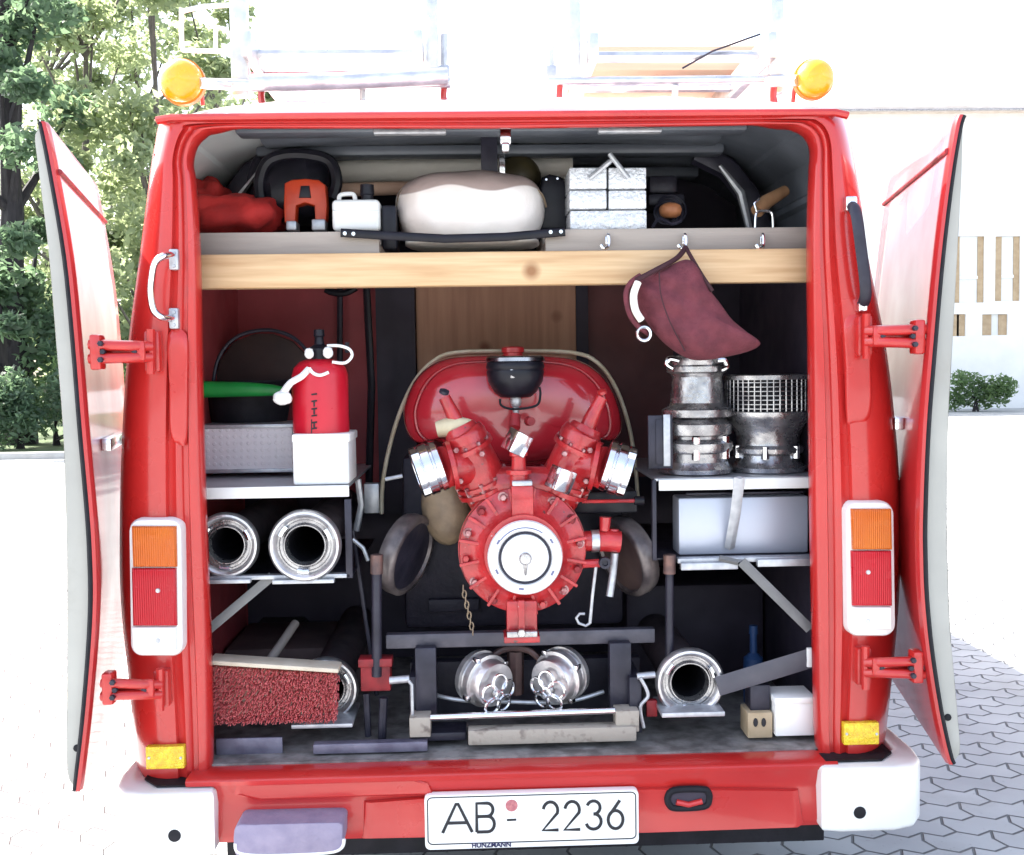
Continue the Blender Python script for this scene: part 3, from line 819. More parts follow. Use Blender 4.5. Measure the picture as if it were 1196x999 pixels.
bm = NB(); lathe(bm, at(597.5,941,-0.063), (0,-1,0), [(0,0.015),(0.0015,0.0145)], 24); finish('plate_seal', bm, SEALR, plate)
bm = NB(); tube(bm, [at(592,958,-0.0635), at(603,957.5,-0.0635)], 0.003, 6, flat=((0,1,0),0.4)); finish('plate_hyphen', bm, INK, plate)
bm = text_mesh('HUNZMANN', 0.0165, at(574,989.5,-0.0638), (1,0,0.0), (0,0,1)); finish('plate_lettering', bm, NAVY, plate, smooth=False)

# tail lamps
def tail_lamp(x0, x1, y0, y1, ya, yb, ins):
    bm = NB(); ym = -0.012
    def ol(px0,py0,px1,py1,rpx,slant=0):
        o=[]
        for cx,cy,a0 in ((px1-rpx,py0+rpx,0),(px0+rpx,py0+rpx,90),(px0+rpx+slant,py1-rpx,180),(px1-rpx+slant,py1-rpx,270)):
            for k in range(6):
                a=R(a0+18*k); o.append(at(cx+rpx*math.cos(a),cy-rpx*math.sin(a),ym))
        return o
    o_ = ol(x0,y0,x1,y1,13,2)
    puff(bm, o_, [(1.0,0.03),(1.0,-0.020),(0.975,-0.028),(0.93,-0.030)])
    f = finish('tail_lamp', bm, WHITE, van)
    def pane(py0,py1,mat,nm):
        b = NB(); o2 = [at(px,py,ym) for px,py in ((x0+ins,py0+1),(x1-ins,py0+1),(x1-ins+1,py1),(x0+ins+1.5,py1))]
        t = bmesh.new(); prism(t, [V((p.x,-0.022,p.z)) for p in o2], (0,-0.0215,0), 0.006, 3); join(b, t)
        finish(nm, b, mat, f)
        return None
    pane(y0+7, ya, AMBL, 'amber_lens'); pane(ya+0.5, yb, REDL, 'red_lens')
    pane(yb+0.5, y1-9, WPLAST, 'clear_lens')
    for py in ((ya+yb)/2-4, (yb+y1)/2+2):
        b = NB(); lathe(b, at((x0+x1)/2+1, py, -0.0435), (0,-1,0), [(0,0.006),(0.003,0.005)], 10); finish('screw', b, GALV, f)
tail_lamp(153,214,605,765,660,728,5)
tail_lamp(985,1041,585,742,640,705,5)
for x0_,y0_,x1_,y1_ in ((170,872,215,899),(985,844,1028,871)):
    bm = NB(); pbox(bm, x0_,y0_,x1_,y1_,-0.018,0.004,0.003); rf = finish('reflector', bm, YREF, van)
    bm = NB()
    for xx in (x0_+4, x1_-4): lathe(bm, at(xx,(y0_+y1_)/2,-0.018),(0,-1,0),[(0,0.004),(0.002,0.003)],8)
    finish('screw', bm, GALV, rf)
# grab handle, strap
bm = NB(); tube(bm, spline([at(203,298,-0.005),at(192,299,-0.045),at(181,307,-0.055),at(177,325,-0.055),at(176,345,-0.055),at(180,363,-0.055),at(190,371,-0.045),at(203,372,-0.005)],5), 0.0085, 10)
gh = finish('grab_handle', bm, CHROME, van)
bm = NB()
for py in (303,372): pbox(bm, 197,py-12,208,py+12,-0.012,0.01,0.004); lathe(bm, at(203,py-7,-0.012),(0,-1,0),[(0,0.005),(0.004,0.004)],8); lathe(bm, at(203,py+8,-0.012),(0,-1,0),[(0,0.005),(0.004,0.004)],8)
finish('handle_foot', bm, GALV, gh)
bm = NB(); tube(bm, spline([at(994,240,-0.01),at(1000,250,-0.035),at(1005,285,-0.04),at(1010,325,-0.04),at(1011,345,-0.03),at(1008,355,-0.01)],5), 0.015, 10, flat=((0,1,0),0.5))
gs = finish('grab_strap', bm, DARKM, van)
bm = NB(); pbox(bm, 988,229,1002,246,-0.02,0.01,0.004); pbox(bm,1003,348,1014,364,-0.02,0.01,0.004); finish('handle_foot', bm, CHROME, gs)

# rear doors folded right back along the sides
def door(side):
    if side < 0:
        ed = [(55,142),(58,150),(68,200),(85,300),(95,400),(103,500),(112,600),(115,650),(116,700),(113,760),(106,840),(99,900),(96,924)]
        ou = [(47,157),(47,170),(53,220),(62,300),(70,400),(78,500),(81,600),(82,660),(82,740),(82,820),(82,880),(84,905),(88,915)]
        ph_, pl_ = ((182,387,432),(192,784,826)), 0
        dirv = V((-0.21,0.98,0)).normalized()
    else:
        ed = [(1118,134),(1113,150),(1103,210),(1092,300),(1083,400),(1075,500),(1071,600),(1071,650),(1073,700),(1079,760),(1090,830),(1101,880),(1106,893)]
        ou = [(1119,148),(1119,165),(1118,220),(1114,300),(1109,400),(1104,500),(1103,600),(1104,660),(1107,740),(1112,800),(1116,850),(1117,878),(1112,888)]
        dirv = V((0.20,0.98,0)).normalized()
    yd = -0.11
    E = spline([at(x,y,yd) for x,y in ed],4); O = spline([at(x,y,yd) for x,y in ou],4)
    W = 0.86
    nrm = V((-side*dirv.y, side*dirv.x, 0)) # outer face looks to the van
    # outer skin: closed shell 12 mm thick with a crease near the top and a swage
    bm = NB(); rws = []
    stepsx = [0.0,0.012,0.03,0.2,0.45,0.7,0.83,W]
    for s in stepsx:
        off = -0.006 if s in (0.0, W) else 0.0
        rws.append([p + dirv*s + nrm*off for p in E])
    for s in reversed(stepsx):
        rws.append([p + dirv*s - nrm*0.014 for p in E])
    rws.append([p + nrm*(-0.006) for p in E])
    grid(bm, rws)
    for idx in (0,-1):
        ring = [r[idx] for r in rws[:-1]]
        try: bm.faces.new([bm.verts.new(p) for p in ring])
        except ValueError: pass
    d = finish('rear_door', bm, REDDOOR, van, angle=50)
    d['label'] = ('left' if side < 0 else 'right')+' rear door folded back along the van side'
    # inner frame, grey
    bm = NB(); rws = []
    for s, k in ((0.016,1.0),(0.016,0.98),(0.06,1.03),(W-0.06,1.03),(W-0.016,1.0)):
        rws.append([e - nrm*0.0145 + dirv*s + (o-e)*k*(0.92) for e, o in zip(E, O)])
    inner = [[e - nrm*0.0145 + dirv*s for e in E] for s in (W-0.016, 0.016)]
    allr = rws+inner+[rws[0]]
    grid(bm, allr)
    for idx in (0,-1): bm.faces.new([bm.verts.new(r[idx]) for r in allr[:-1]])
    finish('inner_frame', bm, GREYP, d, angle=30)
    bm = NB(); tube(bm, [e - nrm*0.016 + dirv*0.006 + (o-e)*0.06 for e,o in zip(E,O)], 0.006, 6); finish('door_seal', bm, SEAL, d)
    bm = NB()
    hp = [(58,180),(90,874)] if side < 0 else [(1114,180),(1107,838)]
    for x,y in hp: lathe(bm, at(x,y,yd+0.012),(0,-1,0),[(0,0.009),(0.003,0.008),(0.004,0.0)],12)
    finish('frame_hole', bm, SEAL, d)
    # crease
    bm = NB(); zc = at(62,195,yd).z if side < 0 else at(1108,183,yd).z
    i = min(range(len(E)), key=lambda i: abs(E[i].z-zc))
    tube(bm, [E[i]+dirv*0.01+nrm*0.001, E[i]+dirv*(W-0.02)+nrm*0.001], 0.007, 8); finish('crease', bm, REDDK, d)
    # swage strip and latch on the outer face
    bm = NB(); zc = at(110,520,yd).z
    i = min(range(len(E)), key=lambda i: abs(E[i].z-zc))
    obox(bm, E[i]+dirv*0.35+nrm*0.012, dirv*0.16, nrm*0.012, V((0,0,0.016)), 0.004); finish('door_handle', bm, CHROME, d)
    return d, E, dirv
dl, El, _ = door(-1); dr, Er, _ = door(1)
def hinge(px0, px1, py0, py1, side):
    """px0 door end, px1 pillar end"""
    ym = (py0+py1)/2; h = (py1-py0)/2
    bm = NB(); dd = -0.075
    sgn = 1 if px1 > px0 else -1
    for off in (-0.40, 0.40):
        ptube(bm, [(px0+sgn*2,ym+off*h*1.0,-0.085),(px0+sgn*22,ym+off*h*0.9,-0.088),(px1-sgn*30,ym+off*h*0.8,-0.075),(px1-sgn*8,ym+off*h*0.75,-0.045)], dd, h*0.30, 8)
    pbox(bm, min(px0+sgn*14,px1-sgn*16), ym-h*0.55, max(px0+sgn*14,px1-sgn*16), ym+h*0.5, -0.075, -0.062, 0.004)
    o = finish('hinge', bm, RED, van, angle=50)
    bm = NB(); pbox(bm, min(px1-sgn*16,px1+sgn*2), ym-h*1.15, max(px1-sgn*16,px1+sgn*2), ym+h*1.1, -0.028, 0.01, 0.006); finish('hinge_plate', bm, RED, o)
    bm = NB(); pbox(bm, min(px0+sgn*1,px0+sgn*14), ym-h*0.95, max(px0+sgn*1,px0+sgn*14), ym+h*1.0, -0.10, -0.06, 0.006); finish('hinge_plate', bm, RED, o)
    bm = NB(); ptube(bm, [(px1-sgn*8,ym-h*1.25),(px1-sgn*8,ym+h*1.25)], -0.042, 5, 8); finish('hinge_pin', bm, RED, o)
    bm = NB()
    for qx,qy,qd in ((px0+sgn*15,ym-h*0.45,-0.112),(px0+sgn*15,ym+h*0.45,-0.112),(px0+sgn*18,ym,-0.098),(px1-sgn*26,ym,-0.076)): hexbolt(bm, at(qx,qy,qd+0.008),(0,-1,0),0.007,0.01)
    finish('hinge_bolt', bm, DARKM, o)
hinge(103,184,390,432,-1); hinge(117,195,786,825,-1)
hinge(1083,1004,372,414,1); hinge(1081,1003,760,800,1)

# ------------------------------------------------------------------ fixed shelves in the van
bm = NB(); pbox(bm, 229,294,951,333,0.115,0.16,0.003)
finish('shelf_beam', bm, PINE, van, angle=50)
zA = at(590,269,0.17).z; zB = at(590,296,0.17).z
bm = NB(); xl, xn0, xn1, xr = at(226,280,0.17).x, at(443,280,0.17).x, at(637,280,0.17).x, at(953,280,0.17).x
box(bm, (xl-0.03,0.165,zB-0.03),(xn0,0.185,zA),0.002); box(bm, (xn1,0.165,zB-0.03),(xr+0.03,0.185,zA),0.002)
finish('shelf_board', bm, BOARD, van)
bm = NB(); box(bm, (-WX,0.19,zA-0.03),(xn0,BK,zA-0.002)); box(bm, (xn1,0.19,zA-0.03),(WX,BK,zA-0.002)); box(bm, (xn0+0.001,0.62,zA-0.028),(xn1-0.001,BK,zA-0.004)); box(bm, (xn0+0.001,0.19,zB-0.018),(xn1-0.001,0.62,zB-0.004))
finish('shelf_deck', bm, BOARD, van, smooth=False)
bm = NB(); tube(bm, [at(398,272,0.150),at(445,275,0.148),at(520,279,0.145),at(590,277,0.147),at(660,271,0.150)], 0.011, 8, flat=((0,1,0),0.35)); sb = finish('shelf_strap', bm, BLACK, van)
bm = NB()
for x,y in ((403,273),(413,273.5),(643,271.5),(655,271)): lathe(bm, at(x,y,0.142),(0,-1,0),[(0,0.006),(0.006,0.005)],8)
finish('strap_bolt', bm, CHROME, sb)
for hx in (710,800,891):
    bm = NB(); tube(bm, spline([at(hx,276,0.163),at(hx,274,0.14),at(hx+1,280,0.135),at(hx,288,0.13),at(hx-5,290,0.12),at(hx-8,286,0.12)],4), 0.0045, 8)
    pbox(bm, hx-3,276,hx+3,286,0.155,0.168,0.002); finish('coat_hook', bm, CHROME, van)
# left steel rack
zs = at(320,569,0.14).z
bm = NB(); xL0, xL1 = at(232,575,0.14).x, at(407,575,0.14).x
box(bm, (xL0-0.06,0.145,zs-0.006),(xL1,0.80,zs)); rk = finish('tool_rack', bm, STEEL, van, smooth=False)
bm = NB(); pbox(bm, 234,568.5,407,582,0.135,0.143,0.002); finish('rack_edge', bm, WHITE, rk)
bm = NB(); pbox(bm, 403,583,411,676,0.138,0.155,0.002); pbox(bm,403,400,407,412,0.5,0.52); finish('rack_post', bm, DARKM, rk)
bm = NB(); pbox(bm, 236,672,409,677,0.138,0.165,0.002); pbox(bm,236,677.5,292,682,0.12,0.14,0.001); pbox(bm,318,677.5,390,682,0.12,0.14,0.001); finish('rack_rail', bm, GALV, rk)
bm = NB(); zr_ = at(320,676,0.16).z; box(bm, (xL0-0.06,0.17,zr_-0.004),(xL1,0.80,zr_)); finish('rack_tray', bm, DARKM, rk, smooth=False)
bm = NB(); tube(bm, [at(242,737,0.16),at(318,673,0.16)], 0.012, 4, flat=((0,1,0),0.3)); finish('rack_brace', bm, pm('grey_flat_bar',(0.22,0.22,0.22),(0.16,0.16,0.16),12,0.5), rk)
# right steel rack
zsr = at(860,558,0.14).z
xR0, xR1 = at(765,565,0.14).x, at(953,560,0.14).x
bm = NB(); box(bm, (xR0,0.145,zsr-0.006),(xR1+0.06,0.80,zsr)); rk2 = finish('tool_rack', bm, STEEL, van, smooth=False)
bm = NB(); pbox(bm, 768,559,953,572,0.135,0.143,0.002); finish('rack_edge', bm, WHITE, rk2)
bm = NB(); pbox(bm, 762,560,767,656,0.137,0.155,0.002); finish('rack_post', bm, DARKM, rk2)
bm = NB(); pbox(bm, 790,651,953,657,0.138,0.165,0.002); pbox(bm,795,657.5,863,666,0.12,0.14,0.002); pbox(bm,884,653,953,662,0.12,0.137,0.002); finish('rack_rail', bm, GALV, rk2)
bm = NB(); zr2 = at(860,651,0.16).z; box(bm, (xR0,0.17,zr2-0.004),(xR1+0.06,0.80,zr2)); finish('rack_tray', bm, DARKM, rk2, smooth=False)
bm = NB(); tube(bm, [at(866,656,0.115),at(946,735,0.115)], 0.013, 4, flat=((0,1,0),0.3)); tube(bm,[at(840,652,0.12),at(862,657,0.115)],0.008,4); finish('rack_brace', bm, pm('grey_flat_bar',(0.22,0.22,0.22),(0.16,0.16,0.16),12,0.5), rk2)
bm = NB(); pbox(bm, 757,485,786,548,0.20,0.21,0.002); pbox(bm,766,490,780,543,0.196,0.199,0.001); finish('rack_bracket', bm, DARKM, rk2)
bm = NB(); pbox(bm, 775,484,783,545,0.19,0.194,0.001); finish('bracket_edge', bm, GALV, rk2)
# lower right flat bar to the wall
bm = NB(); tube(bm, [at(838,802,0.10),at(950,768,0.10)], 0.026, 4, flat=((0,1,0),0.2)); finish('wall_bar', bm, pm('dark_flat_bar',(0.085,0.082,0.10),(0.06,0.058,0.075),12,0.45), van)
bm = NB(); pbox(bm, 943,757,951,780,0.09,0.10,0.001); finish('bar_end', bm, WPLAST, van)
# floor trim tray, left
bm = NB(); pbox(bm, 252,862,330,884,0.10,0.11,0.003); pbox(bm, 365,868,500,880,0.07,0.10,0.003); finish('floor_strip', bm, pm('violet_grey_strip',(0.20,0.19,0.25),(0.12,0.11,0.16),20,0.45,metal=0.4), van)
bm = NB(); tube(bm, [at(428,335,0.75),at(434,450,0.75),at(430,600,0.75)], 0.012, 8); finish('stay_pole', bm, BLACK, van)

# ================================================================== ROOF RACK AND LOAD
rack = thing('roof_rack', 'white tube roof rack with tall uprights on the van roof', 'roof rack', at(590,110,0.25))
bm = NB(); ptube(bm, [(232,98),(300,99),(526,97)], 0.16, 6.5, 12); ptube(bm, [(640,95),(780,94),(925,92)], 0.16, 5.0, 12); finish('cross_bar', bm, ALU, rack)
bm = NB(); ptube(bm, [(290,72),(500,72)], 1.0, 4, 10); ptube(bm, [(662,70),(890,70)], 1.0, 4, 10); finish('cross_bar', bm, ALU, rack)
bm = NB(); ptube(bm, [(283,88),(515,84)], 0.3, 3, 8); finish('cross_bar', bm, RED, rack)
for ux, yy in ((519,40),(644,55)):
    bm = NB(); ptube(bm, [(ux,yy),(ux,78)], 0.2, 4, 8); pbox(bm, ux-6,76,ux+6,90,0.19,0.22,0.003); finish('rack_clamp', bm, GALV, rack)
for ux, y0_, hw in ((278,108,9.5),(504,92,7),(671,98,7),(908,106,8)):
    bm = NB(); pbox(bm, ux-hw,-60,ux+hw,y0_,0.18,0.215,0.003); finish('upright', bm, ALU, rack)
for ux in (307,425,520,655,790,905):
    bm = NB(); ptube(bm, [(ux,128,0.17),(ux-2,112,0.17),(ux-1,100,0.165)], 0.17, [5,4,4], 6); finish('rack_foot', bm, RED if ux in (307,520,655,905) else ALU, rack)
bm = NB(); ptube(bm, [(212,10),(213,54),(222,59),(268,60)], 0.25, 2.8, 8); ptube(bm, [(252,60),(252,30)],0.25,2.5,8); finish('side_hoop', bm, pm('faded_pink_tube',(0.75,0.55,0.52),(0.78,0.74,0.72),60,0.5), rack)
bm = NB(); ptube(bm, [(210,14),(235,8),(268,6)], 0.25, 2.8, 8); finish('side_hoop', bm, ALU, rack)
bm = NB(); pbox(bm, 308,120,362,131,0.10,0.16,0.003); finish('gutter_bracket', bm, RED, rack)
for lx0, lx1, zt_, lab, dd in ((296,490,86,'aluminium ladder lying lengthwise on the rack at the left','l'),(690,892,88,'aluminium ladder lying lengthwise on the rack at the right','r')):
    a_ = at(lx0,zt_,0.20); b_ = at(lx1,zt_,0.20)
    L = thing('roof_ladder', lab, 'ladder', (a_.x,0.2,a_.z+0.02), 'ladders on the roof rack')
    for xx in (a_.x, b_.x):
        bm = NB(); box(bm, (xx-0.012,0.12,a_.z+0.020),(xx+0.012,3.9,a_.z+0.085),0.003); finish('stile', bm, ALU, L)
    for k in range(12):
        bm = NB(); tube(bm, [(a_.x+0.012,0.22+0.3*k,a_.z+0.052),(b_.x-0.012,0.22+0.3*k,a_.z+0.052)], 0.015, 8); finish('rung', bm, ALU, L)
bm = NB(); ptube(bm, [(293,97,0.12),(400,95,0.12),(523,89,0.12)], 0.12, [10,10,10], 14)
tag(finish('steel_pipe', bm, ALU), 'thick pale pipe lying across the rack beside the left upright', 'pipe')
bm = NB(); pbox(bm, 684,54,892,82,0.55,0.95,0.004)
tag(finish('wooden_crate', bm, pm('pale_timber',(0.70,0.52,0.36),(0.62,0.44,0.30),4,0.7,stretch=(0.4,1,10))), 'pale timber box lying on the right rack above the ladder', 'box')
bm = NB(); ptube(bm, [(797,80,0.2),(832,60,0.2),(888,40,0.2)], 0.2, 1.2, 6)
tag(finish('antenna_rod', bm, DARKM), 'thin dark rod slanting up over the right rack', 'rod')
def beacon(px, py, r, side, label):
    c = at(px,py,0.02); rr_ = r*S(0.02)
    t = thing('amber_lamp', label, 'lamp', c, 'amber lamps on the roof rack')
    bm = NB(); lathe(bm, c, (0,-1,0), [(-0.045,0.0),(-0.043,rr_*0.55),(-0.02,rr_*0.92),(0.0,rr_),(0.02,rr_*0.97),(0.035,rr_*0.80),(0.046,rr_*0.45),(0.05,0.0)], 32, cap=False); finish('lens', bm, AMBER, t)
    bm = NB(); lathe(bm, c, (0,-1,0), [(-0.012,rr_*0.99),(-0.012,rr_*1.06),(0.006,rr_*1.06),(0.006,rr_*0.99)], 32, cap=False); finish('rim', bm, pm('amber_rim',(0.70,0.22,0.02),(0.6,0.2,0.02),10,0.4), t)
    bm = NB(); ptube(bm, [(px-side*18,py+1,0.0),(px-side*32,py+2,0.03),(px-side*52,py+3,0.10)], 0.05, [6.5,6,6], 10); finish('bracket_arm', bm, ALU, t)
    bm = NB(); ptube(bm, [(px-side*22,py+10,0.05),(px-side*24,py+27,0.06)], 0.05, 2.5, 8); finish('bracket_leg', bm, RED, t)
beacon(213,96,24.5,-1,'round amber lamp on the left end of the roof rack')
beacon(950,93,22,1,'round amber lamp on the right end of the roof rack')

# ================================================================== UPPER SHELF LOAD
bm = NB()
blob(bm, at(272,253,0.38), (0.14,0.12,0.055), 2.6, 0.35, 3.0, seed=1.0); blob(bm, at(243,240,0.45), (0.06,0.10,0.07), 2.4, 0.4, 3.0, seed=2.0)
tag(finish('cloth_bundle', bm, REDCLOTH, angle=180), 'crumpled red cloth bundle on the upper shelf beside the chainsaw', 'cloth')
cs = thing('chainsaw', 'orange and black chainsaw standing at the left of the upper shelf', 'chainsaw', at(355,268,0.40))
bm = NB(); blob(bm, at(350,222,0.46), (0.105,0.12,0.095), 3.2, 0.12, 3.0, seed=3.0); blob(bm, at(352,197,0.44), (0.10,0.07,0.038), 3.0, 0.1, 4.0, seed=3.5); finish('engine_housing', bm, BLACK, cs)
bm = NB(); pc_ = [(332,214),(340,210),(356,208.5),(372,210),(380,216),(382,240),(381,258),(368,260),(367,240),(356,237),(346,240),(345,260),(332,260),(331,240)]
prism(bm, [at(x,y,0.31) for x,y in pc_], (0,0.05,0), 0.006, 2); finish('cover', bm, ORANGE, cs)
bm = NB(); prism(bm, [at(x,y,0.304) for x,y in ((351,217),(361,217),(363,231),(349,231))], (0,0.02,0), 0.003); finish('cover_vent', bm, BLACK, cs)
bm = NB(); ptube(bm, [(307,246),(303,215),(312,190),(335,181),(365,182),(386,190),(393,212),(388,232)], 0.36, 7, 8); finish('front_handle', bm, BLACK, cs)
bm = NB(); pbox(bm, 334,258,346,269,0.30,0.36,0.004); pbox(bm,364,256,380,269,0.30,0.36,0.004); finish('foot', bm, GALV, cs)
bm = NB(); ptube(bm, [(300,238,0.5),(293,215,0.5),(300,190,0.5),(312,175,0.5)], 0.5, [5,6,6,4], 8); finish('guide_bar', bm, DARKM, cs)
ca = thing('plastic_canister', 'small white plastic canister with dark cap left of the canvas bag', 'canister', at(415,269,0.20))
bm = NB(); pbox(bm, 388,233,443,269,0.20,0.32,0.012,3); finish('body', bm, WPLAST, ca)
bm = NB(); tube(bm, [at(389,247,0.199),at(415,247,0.199),at(442,247,0.199)], 0.0022, 6); ptube(bm, [(396,234,0.24),(398,228,0.24),(412,227,0.24),(415,234,0.24)], 0.24, 2.6, 8); finish('moulding', bm, WPLAST, ca)
bm = NB(); p_ = at(429,234,0.25); lathe(bm, p_, (0,0,1), [(-0.004,0.016),(0.012,0.016),(0.014,0.019),(0.04,0.018),(0.043,0.0)], 16); finish('cap', bm, BLACK, ca)
bm = NB(); pbox(bm, 446,240,463,291,0.22,0.34,0.006)
tag(finish('battery_pack', bm, BLACK), 'narrow black box wedged between canister and canvas bag', 'box')
bg_ = thing('canvas_bag', 'rounded white canvas bag strapped in the middle of the upper shelf', 'bag', at(550,290,0.32))
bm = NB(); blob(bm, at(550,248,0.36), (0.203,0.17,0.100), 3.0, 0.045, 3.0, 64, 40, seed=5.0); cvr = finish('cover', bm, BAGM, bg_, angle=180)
bm = NB(); blob(bm, at(552,285,0.30), (0.182,0.12,0.015), 3.0, 0.05, 4.0, seed=6.0); finish('underside', bm, CREAM, bg_, angle=180)
bm = NB(); ptube(bm, [(464,240,0.30),(470,222,0.27),(500,211,0.255),(550,208,0.25),(600,212,0.255),(630,224,0.27),(638,242,0.30)], 0.26, 1.3, 6); finish('piping', bm, BRASS, bg_)
bm = NB(); blob(bm, at(606,208,0.49), (0.064,0.07,0.064), 2.0, 0.02, 3.0); 
hm = tag(finish('dome_helmet', bm, OLIVE, angle=180), 'olive brown domed helmet peeping out behind the canvas bag', 'helmet')
bm = NB(); ptube(bm, [(394,201),(480,199.5),(556,198),(600,197),(668,196)], 0.62, 13.5, 14)
tag(finish('blanket_roll', bm, CREAM), 'long cream roll lying across the back of the upper shelf', 'roll')
bm = NB(); ptube(bm, [(398,222),(460,220),(520,220)], 0.46, 8, 12)
tag(finish('wooden_batten', bm, pm('pinkish_wood',(0.50,0.33,0.24),(0.40,0.25,0.18),9,0.7)), 'pinkish wooden batten on the shelf behind the white canister', 'batten')
bb = thing('black_case', 'black case with rounded top between canvas bag and silver toolbox', 'case', at(649,268,0.33))
bm = NB(); prism(bm, [at(x,y,0.33) for x,y in ((630,269),(630,222),(633,207),(642,203),(655,206),(664,216),(666,240),(666,269))], (0,0.16,0), 0.01, 3); finish('body', bm, BLACK, bb)
bm = NB(); 
for x,y in ((638,210),(651,209)): lathe(bm, at(x,y,0.328),(0,-1,0),[(0,0.004),(0.003,0.003)],8)
finish('rivet', bm, CHROME, bb)
tb = thing('cantilever_toolbox', 'silver hammered cantilever toolbox with crossed handles on the upper shelf', 'toolbox', at(710,268,0.20))
HAM = pm('hammered_silver',(0.80,0.81,0.83),(0.60,0.61,0.63),55,0.3,metal=0.35,bump=0.5,bscale=110,detail=2)
for cx0, cx1 in ((665,708.6),(711,755)):
    for ry0, ry1 in ((196,220.5),(222.5,244)):
        bm = NB(); pbox(bm, cx0,ry0,cx1,ry1,0.20,0.36,0.004); finish('tray', bm, HAM, tb)
bm = NB(); pbox(bm, 666,246,755.5,268.5,0.202,0.36,0.004); finish('base', bm, HAM, tb)
bm = NB(); pbox(bm, 668,198,753,267,0.22,0.35); finish('frame', bm, BLACK, tb, smooth=False)
bm = NB(); ptube(bm, [(688,209,0.188),(706,194,0.188),(716,186,0.192)], 0.19, 3.0, 8); finish('handle', bm, GALV, tb)
bm = NB(); ptube(bm, [(734,208,0.18),(722,193,0.18),(712,180,0.185)], 0.19, 3.0, 8); finish('handle', bm, GALV, tb)
cw = thing('wire_coil', 'dark wire coil with an orange wooden grip beside the toolbox', 'coil', at(780,268,0.30))
bm = NB()
for k in range(4): tube(bm, circle_pts(at(776+3*k,250-2*k,0.34+0.02*k),(0.2,-1,0.3),0.030+0.004*k,20), 0.0035, 6, True)
ptube(bm, [(762,266),(770,256),(785,262),(796,258)],0.28,2,6); finish('wire', bm, DARKM, cw)
bm = NB(); blob(bm, at(783,246,0.30), (0.030,0.028,0.021), 2.3, 0.05); finish('grip', bm, COPPER, cw, angle=180)
bm = NB(); pbox(bm, 758,205,792,226,0.50,0.62,0.01); pbox(bm,757,226,800,240,0.46,0.60,0.008)
tag(finish('dark_tin', bm, DARKM), 'stacked dark tins behind the wire coil on the upper shelf', 'tin')
hn = thing('clipped_tool', 'short wooden tool handle held upright in a wire clip on the shelf', 'tool', at(890,268,0.22))
bm = NB(); ptube(bm, [(884,247,0.24),(895,236,0.26),(917,223,0.30)], 0.25, [8,8.5,6.5], 10); finish('handle', bm, WOODH, hn)
bm = NB(); ptube(bm, [(882,266),(883,251),(887,247),(898,247),(902,251),(903,266)], 0.22, 1.6, 6); ptube(bm,[(884,248),(881,238),(887,232)],0.22,1.4,6); finish('clip', bm, CHROME, hn)

# canvas bucket on the hook
cbk = thing('canvas_bucket', 'folded maroon canvas bucket hanging from a shelf hook', 'bucket', at(802,300,0.09))
bm = NB(); o_ = spline([at(x,y,0.06) for x,y in ((743,329),(758,320),(780,311),(801,303),(812,309),(822,325),(836,348),(855,372),(874,390),(888,402),(874,411),(845,418),(815,421),(793,413),(772,396),(755,374),(744,350))],5,True)
puff(bm, o_, [(0.15,0.125),(0.45,0.12),(0.75,0.11),(0.93,0.09),(1.0,0.07),(0.98,0.052),(0.92,0.036),(0.8,0.024),(0.65,0.016),(0.5,0.011),(0.35,0.008),(0.2,0.006)])
for v in bm.verts:
    n_ = noise.noise(v.co*8)*0.016+0.007*math.sin((v.co.x*0.8+v.co.z*1.5)*55+3*noise.noise(v.co*6))*max(0,noise.noise(v.co*5)+0.4)+noise.noise(v.co*24)*0.004; v.co.y += n_
finish('bag_body', bm, CANVAS, cbk, angle=180)
bm = NB(); ptube(bm, [(745,330,0.02),(740,345,0.012),(742,362,0.012),(749,374,0.02)], 0.03, 4.5, 10); finish('rim', bm, CREAM, cbk)
bm = NB(); ptube(bm, [(748,322,0.03),(736,331,0.02),(731,345,0.018),(735,366,0.02),(745,381,0.03),(758,390,0.05)], 0.03, 3.2, 8); finish('hem', bm, CANVAS, cbk)
bm = NB(); ptube(bm, [(770,318,0.012),(772,345,0.004),(782,375,0.004),(800,410,0.02)], 0.01, 0.9, 6); finish('seam', bm, pm('dark_strap',(0.05,0.012,0.018),None,10,0.8), cbk)
bm = NB(); tube(bm, circle_pts(at(752,390,0.03),(0.2,-1,0),0.017,20), 0.0045, 8, True); finish('ring', bm, CHROME, cbk)
bm = NB(); ptube(bm, [(801,289,0.10),(807,300,0.07),(820,322,0.04),(832,340,0.03)], 0.05, 2.4, 8); ptube(bm, [(801,289,0.10),(790,302,0.07),(765,316,0.03),(742,328,0.02)], 0.05, 3.2, 8); finish('strap', bm, pm('dark_strap',(0.05,0.012,0.018),None,10,0.8), cbk)

# ================================================================== LEFT RACK LOAD
bu = thing('rubber_bucket', 'black rubber bucket with arched handle on the left rack', 'bucket', at(295,497,0.62))
c_ = at(292,497,0.62); s_ = S(0.62)
bm = NB(); lathe(bm, V((c_.x,0.62,c_.z-0.02)), (0,0,1), [(0,0.105),(0.07,0.118),(0.145,0.128),(0.150,0.134),(0.156,0.134),(0.156,0.124),(0.06,0.11),(0.02,0.10)], 30, cap=True, sy=1.0); finish('tub', bm, SEAL, bu)
bm = NB(); ptube(bm, spline([(249,446,0.55),(253,425,0.55),(266,402,0.55),(290,388,0.55),(318,385,0.55),(345,396,0.55),(364,420,0.55)],4) and [(249,446),(253,425),(262,407),(276,394),(296,387),(318,386),(340,393),(356,407),(366,424)], 0.55, 2.2, 8); finish('handle', bm, DARKM, bu)
dsk = NB(); prism(dsk, [at(x,y,0.68) for x,y in ((250,447),(257,420),(272,400),(296,390),(318,390),(340,398),(358,415),(365,447))], (0,0.03,0), 0.005)
